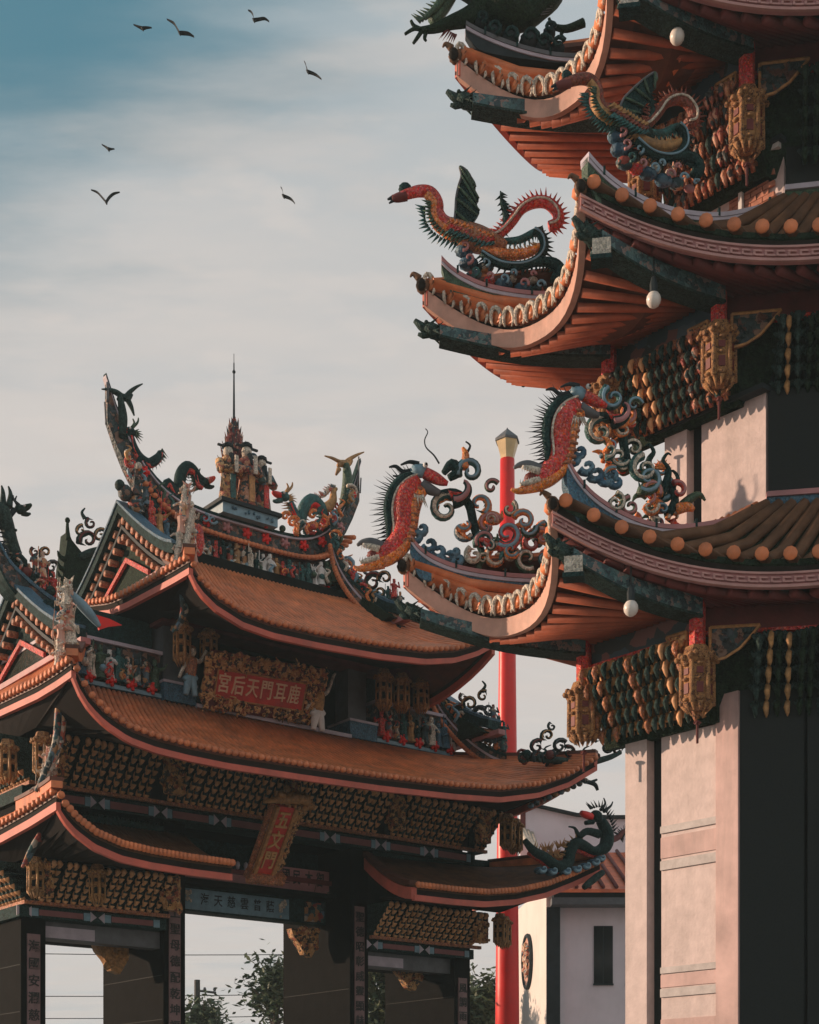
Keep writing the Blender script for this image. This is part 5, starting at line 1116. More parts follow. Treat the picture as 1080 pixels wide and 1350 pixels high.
c = scrolls('eave_scroll_ornament', 'grey green openwork scroll ornament over the pagoda-side tip of the middle eave', gp(-2.7), [(708, 985, 10, 1.1, 60, 1), (722, 970, 9, 1.1, 220, -1), (738, 984, 10, 1.1, 40, 1), (750, 992, 9, 1.1, 120, -1), (812, 968, 11, 1.2, 300, 1), (800, 985, 10, 1.1, 90, -1), (815, 990, 8, 1.0, 30, 1), (770, 994, 9, 1.0, 200, 1), (728, 958, 6, 1.0, 120, 1), (786, 996, 8, 1.0, 120, 1), (757, 975, 8, 1.0, 10, 1), (790, 972, 7, 1.0, 240, -1)], [[(698, 1000, 4), (730, 1002, 5), (770, 1006, 5), (800, 1000, 4), (818, 992, 3)], [(780, 1004, 3), (781, 1012, 3)]], base=(760, 1008)); c.done()
# figure groups at the feet of the descending ridges
def figure_group(label, pl, spots, mats, h, outw, rock=None):
    st = thing('figure_group', label, 'statue', pl(*spots[0]))
    c = Carving(st, pl)
    for x, y, r, mt in (rock or []): c.ell('rockery', mt, x, y, r, r * 1.1, 0, r)
    c.done()
    for i, (x, y) in enumerate(spots): figurine(pl(x, y, 0.08), h * random.uniform(0.85, 1.15), mats[i % len(mats)], st, outw)
    return st
figure_group('small coloured warriors clustered at the end of the pagoda-side middle-roof ridge', PD2, [(655, 985), (664, 990), (648, 972), (660, 966), (652, 955), (666, 975)], ['carved_mix', 'teal', 'red', 'carved_dark'], 0.42, FR, [(655, 970, 9, 'carved_dark'), (660, 985, 10, 'carved_dark')])
figure_group('small coloured warriors clustered at the end of the pagoda-side top-roof ridge', PD1, [(520, 805), (526, 815), (514, 795), (522, 790), (530, 802)], ['carved_mix', 'carved_dark', 'teal', 'red'], 0.40, FR, [(520, 800, 9, 'carved_dark'), (526, 810, 9, 'carved_mix')])
PT = Plane(G(-2.9, -1.6, 0), G(-1.0, -1.6, 0)); PM = Plane(G(-5.4, -1.9, 0), G(-3.0, -1.9, 0)); PLw = Plane(G(-5.9, -1.6, 0), G(-3.0, -1.6, 0))
def pale_tower(label, pl, x, y0, y1, red=True, mats=('cream', 'carved_pale', 'fascia_salmon', 'cream')):
    n = int((y0 - y1) / 13); spots = []
    for i in range(n):
        t = i / (n - 1); y = y0 - (y0 - y1) * t; wd = 10 * (1 - t) + 2
        spots += [(x - wd, y), (x + wd * 0.2, y), (x + wd * 0.9, y)]
    return figure_group(label, pl, spots, mats, 0.44, (-0.2, -1, 0), [(x + random.uniform(-3, 3), y0 - (y0 - y1) * k / 7, 9 * (1 - k / 9), ('cream', 'carved_pale')[k % 2]) for k in range(7)])
g_ = pale_tower('sunlit stack of pale figures at the sunlit outer corner of the top roof', PT, 243, 744, 668)
c = Carving(g_, PT); c.ell('red_panel', 'red', 262, 712, 8, 22, 0.0, 6); c.stroke('plume', 'slate', [(246, 668, 3), (249, 655, 2), (246, 644, 1)]); c.stroke('streamer', 'cream', [(238, 745, 4), (240, 720, 5), (246, 690, 4), (248, 665, 2)], 0.15); c.done()
pale_tower('sunlit stack of pale figures at the sunlit outer corner of the middle roof', PM, 86, 884, 800)
pale_tower('pale weathered figures at the sunlit outer corner of the lower roof', PLw, 62, 1062, 1015)
c = Carving(GATE, PM)
c.stroke('ridge_figure', 'blue_pale', [(90, 785, 5), (105, 800, 7), (118, 815, 6), (128, 828, 3)], 0.1); c.plate('corner_leaf', 'red_bright', [(122, 812), (142, 818), (158, 826), (140, 828), (128, 832)], 0.05, 0.1); c.done()
# curved blue strut hanging below the left corners
for pl, pts in ((PT, [(232, 830, 3), (243, 812, 4), (245, 792, 5), (243, 770, 5)]), (PM, [(52, 1040, 4), (66, 1010, 6), (78, 975, 7), (82, 930, 7), (86, 905, 6)]), (PLw, [(34, 1140, 3), (46, 1115, 5), (58, 1095, 5), (66, 1078, 5)])):
    cg.pl = pl; cg.stroke('corner_strut', 'carved_pale' if pl is PM else 'carved_mix', pts, 0.0); cg.stroke('corner_strut_edge', 'carved_mix', [(p[0] - 6, p[1] + 4, p[2] * 0.7) for p in pts], 0.05)
# left ridge of the middle roof, cut by the picture edge
PR2 = gp(1.35); cg.pl = PR2
P3 = [PR2(x, y) for x, y, _ in catmull([(-60, 560, 0), (-30, 660, 0), (0, 735, 0), (25, 765, 0), (55, 790, 0), (85, 808, 0), (112, 822, 0)], 4)]
b = MB(); b.sweep(P3, 0.4, -0.42, 0.0); o = b.build('swept_ridge', 'carved_dark', GATE); b = MB(); b.sweep(P3, 0.46, 0, 0.08); b.build('ridge_coping', 'blue', o); b = MB(); b.sweep(P3, 0.46, -0.5, -0.42); b.build('ridge_lower_coping', 'teal_dark', o)
cg.done()
c = dragon('ridge_dragon_statue', 'dark spiny dragon statue on the outermost swept ridge of the middle roof', PR2, [(-10, 690, 10), (0, 672, 11), (8, 690, 10), (14, 712, 9), (22, 735, 8), (26, 755, 7)], (26, 672), 1, ('bracket_teal', 'green_dark', 'slate'), 14, base=(10, 745)); c.stroke('crest', 'bracket_teal', [(4, 668, 5), (4, 650, 3), (2, 640, 1)]); c.stroke('crest', 'bracket_teal', [(12, 668, 5), (14, 652, 3), (11, 641, 1)]); c.done()
figure_group('small figures lined up on the outermost swept ridge of the middle roof', PR2, [(36, 772), (46, 778), (56, 786), (44, 760), (54, 764), (60, 776), (68, 790)], ['carved_pale', 'teal_dark', 'red', 'carved_mix'], 0.5, FR)
figure_group('small figures lined up beneath the ridge tail farthest from the pagoda', gp(1.0), [(178, 655), (190, 668), (202, 680), (213, 690), (196, 690), (184, 678), (206, 700)], ['carved_dark', 'carved_mix', 'teal_dark', 'red'], 0.5, FR, [(165, 650, 10, 'carved_dark'), (180, 665, 12, 'carved_mix'), (200, 685, 12, 'carved_dark'), (158, 640, 7, 'bracket_teal')])

# flame and blossom cresting along the ridges
rnd2 = random.Random(21)
def cresting(pl, pts, n, h, root, mats=('teal', 'red', 'gold_dim', 'cream', 'green', 'orange', 'blue_pale')):
    path = catmull([p + (0,) for p in pts], 6)
    for i in range(n):
        t = rnd2.random() * (len(path) - 1.01); a, b_ = path[int(t)], path[int(t) + 1]; x, y = lerp(a[0], b_[0], t % 1), lerp(a[1], b_[1], t % 1); hh = h * rnd2.uniform(0.5, 1.2); d = rnd2.choice((-1, 1)); mt = rnd2.choice(mats)
        c = Carving(root, pl); q = rnd2.random()
        if q < 0.5: c.stroke('cresting_leaf', mt, [(x, y + 2, 2.2), (x + d * hh * 0.25, y - hh * 0.4, 2.4), (x - d * hh * 0.1, y - hh * 0.8, 1.6), (x + d * hh * 0.25, y - hh, 0.6)], rnd2.uniform(-0.15, 0.2), k=3, n=5)
        elif q < 0.8: c.stroke('cresting_curl', mt, spiral(x, y - hh * 0.4, hh * 0.45, 1.0, rnd2.uniform(0, 360), d, (hh * 0.14, 0.7), 9), rnd2.uniform(-0.15, 0.2), n=5, smooth=False)
        else: c.ell('cresting_blossom', mt, x, y - hh * 0.4, hh * 0.28, hh * 0.28, rnd2.uniform(0, 0.2))
        c.done()
cresting(gp(1.1), [(165, 600), (185, 640), (215, 668), (250, 686), (285, 694)], 34, 18, rd); cresting(gp(1.1), [(345, 700), (385, 706), (420, 700), (450, 680), (462, 655)], 34, 18, rd)
cresting(PD1, [(441, 690), (446, 722), (460, 755), (485, 788), (520, 812)], 34, 20, GATE); cresting(PD2, [(568, 880), (575, 908), (590, 938), (620, 970), (662, 998)], 40, 22, GATE)
cresting(PR2, [(-5, 725), (25, 762), (55, 788), (100, 816)], 30, 26, GATE, ('bracket_teal', 'teal_dark', 'red_dark', 'gold_dim', 'slate', 'carved_pale')); cresting(gp(-0.1), [(100, 880), (140, 892), (180, 903)], 16, 18, GATE); cresting(gp(0.9), [(255, 735), (320, 752), (380, 763), (440, 770)], 30, 14, rd)
cresting(gp(-2.7), [(690, 1004), (730, 1006), (775, 1006)], 16, 22, GATE, ('bracket_teal', 'slate', 'teal_dark', 'red_dark'))
c = scrolls('ridge_scroll_ornament', 'dark openwork scroll ornament over the outermost swept ridge of the middle roof', PR2, [(52, 745, 10, 1.1, 60, 1), (60, 728, 8, 1.1, 220, -1), (68, 748, 9, 1.1, 40, 1), (46, 728, 7, 1.0, 120, 1), (40, 752, 8, 1.0, 10, -1)], [[(38, 765, 3), (52, 772, 3), (70, 782, 3)]], base=(55, 775)); c.done()
# dragon on the right lower roof
PL_ = gp(-2.64); st = thing('lower_roof_dragon_statue', 'dark green dragon statue with red snout on blue waves at the pagoda-side lower eave', 'statue', PL_(740, 1150)); c = Carving(st, PL_)
c.stroke('body', 'teal_dark', [(692, 1108, 4), (704, 1122, 6), (718, 1130, 7), (734, 1142, 8), (748, 1138, 8), (752, 1122, 8), (760, 1112, 8), (772, 1116, 7), (784, 1122, 6), (798, 1116, 9), (800, 1098, 9), (792, 1082, 7)], n=9)
c.stroke('belly', 'red', [(700, 1124, 3), (718, 1135, 4), (734, 1147, 5), (750, 1142, 5), (760, 1120, 4), (784, 1127, 4), (803, 1112, 5), (803, 1094, 5)], -0.08); c.spikes('spines', 'gold_dim', [(704, 1118, 3), (718, 1126, 3), (734, 1134, 3), (746, 1128, 3), (756, 1108, 3), (770, 1108, 3)], -1, 8, 1, 1.6)
c.ell('head', 'teal_dark', 786, 1076, 10, 8, 0, 8); c.stroke('snout', 'red_bright', [(780, 1077, 5), (771, 1074, 5), (766, 1071, 3)]); c.stroke('jaw', 'teal_dark', [(782, 1083, 4), (772, 1085, 3)]); c.spikes('mane', 'slate', [(780, 1068, 3), (790, 1066, 3), (798, 1072, 3), (804, 1084, 3), (808, 1098, 3)], -1, 9, 1, 2, 0.5); c.stroke('horn', 'slate', [(792, 1068, 2.5), (798, 1060, 1.6), (796, 1052, 0.8)]); c.stroke('horn', 'slate', [(796, 1070, 2.5), (805, 1063, 1.6), (808, 1057, 0.8)])
c.stroke('foreleg', 'teal_dark', [(790, 1100, 6), (774, 1096, 5), (764, 1102, 4), (758, 1092, 2), (750, 1090, 1)]); c.stroke('foreleg', 'red_dark', [(804, 1108, 5), (815, 1104, 4), (822, 1096, 3), (828, 1098, 1.5)]); c.spikes('claw', 'slate', [(816, 1102, 2), (822, 1098, 2), (828, 1098, 2)], 1, 8, 1, 1.5); c.spikes('claw', 'slate', [(816, 1102, 2), (822, 1098, 2), (828, 1098, 2)], -1, 8, 1, 1.5)
for x, y, r in ((712, 1148, 9), (726, 1150, 9), (744, 1150, 9), (758, 1147, 9), (770, 1143, 9), (782, 1138, 9), (790, 1133, 7)): c.ell('wave_base', 'waves', x, y, r, 5, 0, 9); c.stroke('wave_crest', 'blue_pale', spiral(x, y - 2, r * 0.6, 0.9, 200, 1, (2.4, 1), 9), 0.12, smooth=False)
for x, y in ((735, 1128), (745, 1118), (726, 1122)): c.spikes('flame', 'gold', [(x - 4, y, 2), (x, y - 2, 2), (x + 4, y, 2)], -1, 10, 1, 2.5, 0, -0.1)
c.done()
# tip ornaments of the two right-hand eaves
cg2 = Carving(GATE, gp(-2.8)); cg2.stroke('eave_tip', 'slate', [(760, 1026, 3), (772, 1030, 3), (784, 1034, 3), (788, 1042, 2)]); cg2.stroke('eave_tip', 'slate', [(778, 1032, 2.5), (787, 1028, 1.5)]); cg2.stroke('eave_tip', 'bracket_teal', [(770, 1170, 4), (782, 1160, 5), (795, 1150, 4)]); cg2.stroke('eave_tip', 'slate', [(784, 1000, 3), (785, 1012, 3)])
for i in range(10): cg2.ell('eave_carving', 'carved_mix', 700 + i * 8, 1062 - i * 3.6, 5, 4)
cg2.done()

# ------------------------------------------------------------------ the gods and the spire over the centre of the ridge
pb = MB(); gbox(pb, -0.45, 0.95, 0.85, 1.85, 15.08, 15.30); pd = thing('ridge_pedestal', 'blue and white inscribed pedestal under the three gods', 'pedestal', G(0.25, 1.35, 15.08))
pb.build('base_block', 'blue_pale', pd); pb = MB(); gbox(pb, -0.52, 1.02, 0.78, 1.92, 15.30, 15.38); pb.build('coping', 'slate', pd); pb = MB(); bumps(pb, G(-0.3, 0.84, 15.15), DV * 1.1, V((0, 0, 0.08)), 14, 0.03, FR); pb.build('lettering_relief', 'blue', pd)
def god(label, u, v, h, robe, sash):
    st = thing('god_statue', label, 'statue', G(u, v, 15.38), 'three gods on the gate ridge'); p = G(u, v, 15.38); b = MB()
    b.lathe(p, [(0.17 * h, 0), (0.16 * h, 0.12 * h), (0.12 * h, 0.42 * h), (0.135 * h, 0.60 * h), (0.15 * h, 0.70 * h), (0.08 * h, 0.79 * h)], 10)
    b.build('robe', robe, st, True)
    b = MB(); b.ell(p + V((0, 0, 0.87 * h)), (0.085 * h, 0.09 * h, 0.105 * h), 10, 7); b.ell(p + V((0, 0, 0.86 * h)) + FR * 0.09 * h, (0.02 * h, 0.02 * h, 0.03 * h), 6, 4); b.build('face', 'cream', st, True)
    b = MB(); b.ell(p + V((0, 0, 0.97 * h)), (0.10 * h, 0.10 * h, 0.06 * h), 8, 5); b.box(p + V((0, 0, 0.95 * h)), DV * 0.2 * h, FR * 0.02 * h, V((0, 0, 0.015 * h))); b.build('official_cap', 'slate', st)
    b = MB(); b.tube([p + V((0, 0, 0.80 * h)) + FR * 0.09 * h, p + V((0, 0, 0.62 * h)) + FR * 0.17 * h], [0.05 * h, 0.015 * h], 6); b.build('beard', 'slate', st)
    for sg in (-1, 1):
        b = MB(); b.tube([p + DV * 0.17 * h * sg + V((0, 0, 0.68 * h)), p + DV * 0.19 * h * sg + FR * 0.08 * h + V((0, 0, 0.52 * h)), p + DV * 0.08 * h * sg + FR * 0.24 * h + V((0, 0, 0.50 * h))], [0.075 * h, 0.085 * h, 0.05 * h], 7); b.build('sleeve', robe, st, True)
    b = MB(); b.box(p + FR * 0.27 * h + V((0, 0, 0.58 * h)), DV * 0.03 * h, FR * 0.012 * h, V((0, 0, 0.14 * h))); b.build('tablet', 'cream', st)
    b = MB(); b.sweep([p + FR * 0.16 * h - DV * 0.05 * h, p + FR * 0.16 * h + DV * 0.05 * h], 0.03, 0.05 * h, 0.45 * h); b.build('sash', sash, st)
god('red robed god statue standing between the other two on the ridge pedestal', 0.25, 1.02, 1.40, 'carved_red', 'gold'); god('gold robed god statue on the ridge pedestal beside the dark arched dragon', -0.18, 1.08, 1.30, 'carved_gold', 'teal'); god('many-coloured robed god statue on the ridge pedestal beside the green dragon', 0.68, 1.08, 1.25, 'carved_mix', 'red')
sp = thing('ridge_spire', 'dark red flame-shaped finial with a tall thin lightning rod', 'finial', G(0.25, 1.5, 15.38)); b = MB(); p = G(0.22, 1.5, 0)
b.lathe(p, [(0.28, 15.38), (0.26, 16.3), (0.32, 16.35), (0.30, 16.6), (0.24, 16.75), (0.2, 17.0), (0.10, 17.3), (0.05, 17.5)], 8); b.build('flame_core', 'red_dark', sp)
b = MB()
for i in range(6):
    for j in range(8): a = j * 0.785 + i * 0.4; r_ = 0.32 - i * 0.045; z = 16.45 + i * 0.16; q = p + V((math.cos(a) * r_ * 0.8, math.sin(a) * r_ * 0.8, z)); b.cone(q, p + V((math.cos(a) * r_ * 1.15, math.sin(a) * r_ * 1.15, z + 0.26)), 0.05)
b.build('flame_tongues', 'carved_red', sp); b = MB(); b.tube([p + V((0, 0, 17.4)), p + V((0, 0, 18.75))], [0.03, 0.014], 6); b.ell(p + V((0, 0, 18.55)), 0.04, 7, 5); b.tube([p + V((0, 0, 18.75)), p + V((0, 0, 18.95))], 0.008, 4); b.build('lightning_rod', 'slate', sp)
for x, y in ((296, 590), (332, 603)):
    c = Carving(sp, gp(1.5)); c.stroke('scroll', 'blue', spiral(x, y, 8, 0.95, 250, 1, (2.2, 1.6), 14), smooth=False); c.stroke('scroll', 'blue', [(x, y + 8, 2.5), (x + 2, y + 20, 4), (x + 1, y + 34, 4)]); c.done()

# ------------------------------------------------------------------ name board and hanging plaque
def quad_frame(TL, TR, BL):                               # board plane from three corners
    x = (TR - TL).normalized(); y = (TL - BL).normalized(); z = x.cross(y).normalized(); y = z.cross(x); return x, y, z
bt, bb_ = gp(-0.75), gp(-0.30)
TL, TR, BR, BL = bt(281, 857), bt(432, 884), bb_(405, 957), bb_(266, 928)
x, y, z = quad_frame(TL, TR, BL); cen = (TL + TR + BR + BL) / 4; wdt = ((TR - TL).length + (BR - BL).length) / 2; hgt = ((TL - BL).length + (TR - BR).length) / 2
sg = thing('name_board', 'red name board with cream characters in a deep gilded carved frame', 'sign', BL + (BR - BL) / 2)
b = MB(); b.box(cen, x * wdt / 2, y * hgt / 2, z * 0.05); b.build('backing', 'red_dark', sg)
ic = cen - x * 0.10 - y * 0.05; iw, ih = wdt * 0.80, hgt * 0.50
b = MB(); b.box(ic + z * 0.06, x * iw / 2, y * ih / 2, z * 0.02); b.build('red_panel', 'red_sign', sg)
b = MB()
for s1_, s2_ in ((1, 0), (-1, 0), (0, 1), (0, -1)):
    a_ = ic + x * s1_ * iw / 2 + y * s2_ * ih / 2 + z * 0.08; e_ = y * ih / 2 if s1_ else x * iw / 2; b.tube([a_ - e_, a_ + e_], 0.022, 6)
b.build('inner_moulding', 'gold', sg)
rnd = random.Random(3); b = MB(); n = 0
while n < 330:
    s, t = rnd.uniform(-0.5, 0.5), rnd.uniform(-0.5, 0.5); q = cen + x * s * wdt + y * t * hgt; d = q - ic
    if abs(d.dot(x)) < iw / 2 + 0.03 and abs(d.dot(y)) < ih / 2 + 0.02: continue
    r_ = rnd.uniform(0.028, 0.075); b.ell(q + z * rnd.uniform(0.05, 0.11), (r_, r_, r_ * rnd.uniform(0.7, 1.5)), 6, 4); n += 1
    if n % 5 == 0: a = rnd.uniform(0, 6.28); b.tube([q + z * 0.12, q + z * 0.13 + x * 0.1 * math.cos(a) + y * 0.1 * math.sin(a), q + z * 0.09 + x * 0.16 * math.cos(a + 0.8) + y * 0.16 * math.sin(a + 0.8)], [0.03, 0.025, 0.012], 5)
tag(b.build('carved_frame', 'carved_gold', sg), kind='stuff')
for s_ in (-1, 1):
    b = MB(); b.prism([cen + x * s_ * wdt / 2 + y * hgt * a_ * 0.5 + x * s_ * o_ for a_, o_ in ((0.95, 0.0), (0.75, 0.14), (0.1, 0.10), (-0.6, 0.14), (-0.95, 0.0))], z * 0.06)
    for _ in range(18): b.ell(cen + x * s_ * (wdt / 2 + rnd.uniform(0, 0.1)) + y * hgt * rnd.uniform(-0.42, 0.42) + z * 0.07, rnd.uniform(0.03, 0.06), 5, 3)
    b.build('side_wing', 'carved_gold', sg)
RM = Matrix((x, y, z)).transposed().to_quaternion()
for i, ch in enumerate('宮后天門耳鹿'):
    link('character', text_mesh(ch, 0.345, 0.02, 0.008), 'letter', sg, Matrix.LocRotScale(ic + x * (-0.42 + i * 0.158) * iw + z * 0.09, RM, V((0.88, 1.2, 1))))
# guardians holding the board
def guardian(label, px, py, mats, arm):
    pl = gp(-0.55); st = thing('guardian_statue', label, 'statue', pl(px, py), 'guardians holding the name board'); c = Carving(st, pl)
    c.stroke('legs', mats[0], [(px - 5, py, 3.5), (px - 3, py - 12, 5), (px, py - 26, 6)]); c.stroke('legs', mats[0], [(px + 7, py + 2, 3.5), (px + 5, py - 12, 5), (px + 2, py - 26, 6)]); c.stroke('torso', mats[1], [(px + 1, py - 24, 7), (px + 2, py - 36, 8), (px + 3, py - 46, 7), (px + 3, py - 50, 3)])
    c.ell('head', mats[2], px + 4, py - 56, 4.5, 6, 0.02); c.ell('cap', mats[1], px + 4, py - 61, 5, 4)
    c.stroke('arm', mats[2], [(px + 7, py - 46, 3.5)] + arm[0]); c.stroke('arm', mats[2], [(px - 2, py - 45, 3.5)] + arm[1]); c.stroke('tunic_hem', mats[0], [(px - 7, py - 20, 4), (px + 2, py - 24, 6), (px + 9, py - 19, 4)]); c.done()
guardian('small guardian figure in pale blue leggings holding one end of the name board', 250, 916, ('blue_pale', 'gold_red', 'cream'), ([(264, 872, 2.8), (272, 858, 2)], [(242, 880, 2.5), (236, 893, 2)]))
guardian('small slender guardian figure in white reaching up at one end of the name board', 418, 962, ('white', 'gold_dim', 'cream'), ([(432, 912, 2.5), (439, 893, 2), (442, 888, 1.6)], [(410, 925, 2.5), (404, 935, 2)]))
# hanging vertical plaque, leaning well forward
pt_, pb_ = gp(-1.7), gp(-0.75)
TL, TR, BR, BL = pt_(364, 1061), pt_(389, 1064), pb_(358, 1152), pb_(335, 1149)
x, y, z = quad_frame(TL, TR, BL); cen = (TL + TR + BR + BL) / 4; wdt = ((TR - TL).length + (BR - BL).length) / 2; hgt = (TL - BL).length
sg = thing('hanging_plaque', 'narrow red plaque with gilded characters leaning forward under the middle eave', 'sign', (BL + BR) / 2)
b = MB(); b.box(cen, x * wdt / 2, y * hgt / 2, z * 0.05); b.build('panel', 'red_sign', sg)
b = MB()
for s_ in (-1, 1): b.box(cen + x * s_ * wdt * 0.5 + z * 0.05, x * 0.035, y * hgt / 2, z * 0.05)
b.build('gilded_edge', 'gold', sg)
b = MB(); b.box(cen + x * (wdt / 2 + 0.20) - z * 0.12, x * 0.16 - z * 0.1, y * hgt / 2, z * 0.02)
for _ in range(60): b.ell(cen + (x * 0.16 - z * 0.1) * rnd.uniform(-1, 1) + x * (wdt / 2 + 0.20) - z * 0.09 + y * hgt * rnd.uniform(-0.48, 0.48), rnd.uniform(0.03, 0.06), 5, 3)
b.build('openwork_wing', 'carved_gold', sg)
b = MB(); b.box(cen - x * (wdt / 2 + 0.08) - z * 0.05, x * 0.05, y * hgt / 2, z * 0.03); b.build('openwork_wing', 'gold_red', sg)
b = MB(); tp = cen + y * (hgt / 2 + 0.08); b.tube([tp - x * 0.55 - y * 0.05, tp - x * 0.25 + y * 0.04, tp + x * 0.05 + y * 0.1, tp + x * 0.35 + y * 0.14, tp + x * 0.6 - y * 0.05], [0.03, 0.08, 0.12, 0.13, 0.08], 8)
for _ in range(26): b.ell(tp + x * rnd.uniform(-0.3, 0.6) + y * rnd.uniform(-0.05, 0.22) + z * rnd.uniform(-0.02, 0.1), rnd.uniform(0.04, 0.085), 6, 4)
b.build('dragon_crest', 'gold', sg, True)
b = MB(); bt_ = cen - y * (hgt / 2 + 0.09); b.box(bt_ + x * 0.1, x * (wdt / 2 + 0.22), y * 0.09, z * 0.12)
for i in range(9): b.ell(bt_ + x * (-0.3 + i * 0.1) - y * 0.1 + z * 0.05, 0.07, 6, 4)
b.build('foot_ledge', 'gold_red', sg)
RM = Matrix((x, y, z)).transposed().to_quaternion()
for i, ch in enumerate('五文門'): link('character', text_mesh(ch, 0.36, 0.02), 'letter_gold', sg, Matrix.LocRotScale(cen + y * hgt * (0.30 - 0.30 * i) + z * 0.07, RM, V((0.85, 1.2, 1))))

# ------------------------------------------------------------------ lamps and bells on the tower
for px, py, k, lab in ((832, 802, 0, 'white globe bulb hanging under the lowest pagoda eave'), (862, 395, 1, 'white globe bulb hanging under the middle pagoda eave'), (893, 48, 2, 'white globe bulb hanging under the topmost pagoda eave')):
    pl = Plane(Vector(LN[k][0]) + N1.xy * 1.15, Vector(LN[k][1]) + N1.xy * 1.15); p = pl(px, py); t = thing('light_bulb', lab, 'lamp', p)
    b = MB(); b.ell(p, (0.10, 0.10, 0.11), 12, 8); b.build('globe', 'bulb', t, True); b = MB(); b.lathe(p, [(0.05, 0.09), (0.055, 0.2), (0.03, 0.3)], 8); b.build('socket', 'slate', t); b = MB(); b.tube([p + V((0, 0, 0.28)), p + V((0, 0, 0.62))], 0.012, 5); b.build('cord', 'wire', t)
for px, py, k, lab in ((690, 493, 1, 'small bell hanging under the far corner of the middle pagoda eave'), (727, 178, 2, 'small bell hanging under the far corner of the topmost pagoda eave')):
    p = flat(24.0)(px, py); t = thing('wind_bell', lab, 'bell', p); b = MB(); b.lathe(p, [(0.10, -0.10), (0.085, 0.0), (0.06, 0.08), (0.02, 0.11)], 9); b.build('bell', 'stone_grey', t, True); b = MB(); b.tube([p + V((0, 0, 0.1)), p + V((0, 0, 0.36))], 0.012, 4); b.build('chain', 'wire', t); b = MB(); b.tube([p - V((0, 0, 0.08)), p - V((0, 0, 0.2))], [0.02, 0.03], 5); b.build('clapper', 'slate', t)

# ------------------------------------------------------------------ red lamp post behind the gate
YP = 44.0; P = flat(YP); x0 = (669 - CX) / F * YP; t = thing('lamp_post', 'tall bright red tapering post topped by a cream lantern with pointed cap', 'lamp post', (x0, YP, 0)); mpx = YP / F
b = MB(); zt = P(669, 606).z; b.lathe((x0, YP, 0), [(17.5 * mpx, 0), (15.5 * mpx, P(0, 1300).z), (13.5 * mpx, P(0, 1080).z), (11.2 * mpx, P(0, 860).z), (9.5 * mpx, zt)], 24); b.build('post', 'red_bright', t, True)
b = MB(); b.lathe((x0, YP, 0), [(9.5 * mpx, zt), (10 * mpx, zt + 0.1), (15.5 * mpx, P(0, 583).z), (15 * mpx, P(0, 582).z)], 6, 0.3); b.build('lantern', 'lamp_glass', t)
b = MB(); b.lathe((x0, YP, 0), [(17 * mpx, P(0, 583).z), (17 * mpx, P(0, 580).z), (1.5 * mpx, P(0, 566).z), (0.5 * mpx, P(0, 564).z)], 6, 0.3); b.build('cap', 'stone_grey', t)

# ------------------------------------------------------------------ side hall beyond the gate
YH = 46.0; PH = flat(YH); hall = thing('side_hall', 'white side hall with orange tiled roof, round window and dark window openings', 'building', PH(760, 1350) * 1.0); hall.location.z = 0
mh = YH / F; X = lambda px: (px - CX) * mh; Z = lambda py: EYE + (HOR - py) * mh
b = MB(); b.abox(X(738), X(960), YH, YH + 9, 0, Z(1197)); wl = b.build('front_wall', 'wall_lilac', hall)
b = MB(); b.abox(X(720), X(738), YH - 0.15, YH + 0.5, 0, Z(1197)); b.build('corner_pilaster', 'slate', hall)
# side wall receding to the left
sw0, sw1 = V((X(720), YH - 0.1, 0)), V((X(686) - 0.25 + 0.25, YH + 5.5, 0)); sw1.x = (682 - CX) / F * sw1.y; dd = (sw1 - sw0).normalized(); nn = V((-dd.y, dd.x, 0)); nn = nn if nn.x < 0 else -nn
b = MB(); b.prism([sw0, sw1, up(sw1, Z(1165)), up(sw0, Z(1165))], -nn * 0.4); sw = b.build('side_wall', 'wall_white', hall)
PSW = Plane(sw0.xy, sw1.xy); c = Carving(sw, PSW)
ccx, ccy = 697, 1268
b = MB(); cc_ = PSW(ccx, ccy); ring_ = [cc_ + dd * 0.82 * math.cos(a) + V((0, 0, 0.85 * math.sin(a))) for a in [i * math.pi / 14 for i in range(29)]]; b.tube([p + nn * 0.05 for p in ring_], 0.07, 6); b.build('window_ring', 'slate', hall)
b = MB(); b.prism([p + nn * 0.03 for p in ring_[:-1]], nn * 0.02); b.build('round_window', 'fascia_salmon', hall)
b = MB(); bumps(b, cc_ - dd * 0.45 - V((0, 0, 0.5)) + nn * 0.04, dd * 0.9, V((0, 0, 1.0)), 16, 0.11, nn); b.build('window_relief', 'carved_pale', hall)
for xa, xb in ((783, 808), (826, 852), (880, 905)):
    b = MB(); b.abox(X(xa), X(xb), YH - 0.03, YH + 0.02, Z(1297), Z(1221)); wi = b.build('window', 'glass', hall)
    b = MB(); b.abox(X(xa) - 0.02, X(xb) + 0.02, YH - 0.06, YH, Z(1297) - 0.05, Z(1297)); b.build('sill', 'slate', wi); b = MB(); b.abox((X(xa) + X(xb)) / 2 - 0.015, (X(xa) + X(xb)) / 2 + 0.015, YH - 0.045, YH - 0.03, Z(1297), Z(1221)); b.build('mullion', 'slate', wi)
b = MB(); b.abox(X(725), X(960), YH - 0.7, YH + 0.3, Z(1197), Z(1188)); b.build('gutter', 'stone_grey', hall)
b = MB(); b.abox(X(728), X(960), YH - 0.55, YH + 0.3, Z(1187), Z(1176)); b.build('eave_board', 'slate', hall)
b = MB(); b.slab([[(X(720), YH - 0.8, Z(1178)), (X(960), YH - 0.8, Z(1178))], [(X(716), YH + 5, Z(1178) + 2.2), (X(960), YH + 5, Z(1178) + 2.2)]], (0, 0, -0.1)); rf = b.build('roof', 'hall_tile', hall)
for i in range(13):
    a = X(722) + i * 0.40; b = MB(); b.tube([(a, YH - 0.85, Z(1178) + 0.06), (a, YH + 5, Z(1178) + 2.26)], 0.06, 6); b.build('roof_roll', 'red_dark', rf, True)
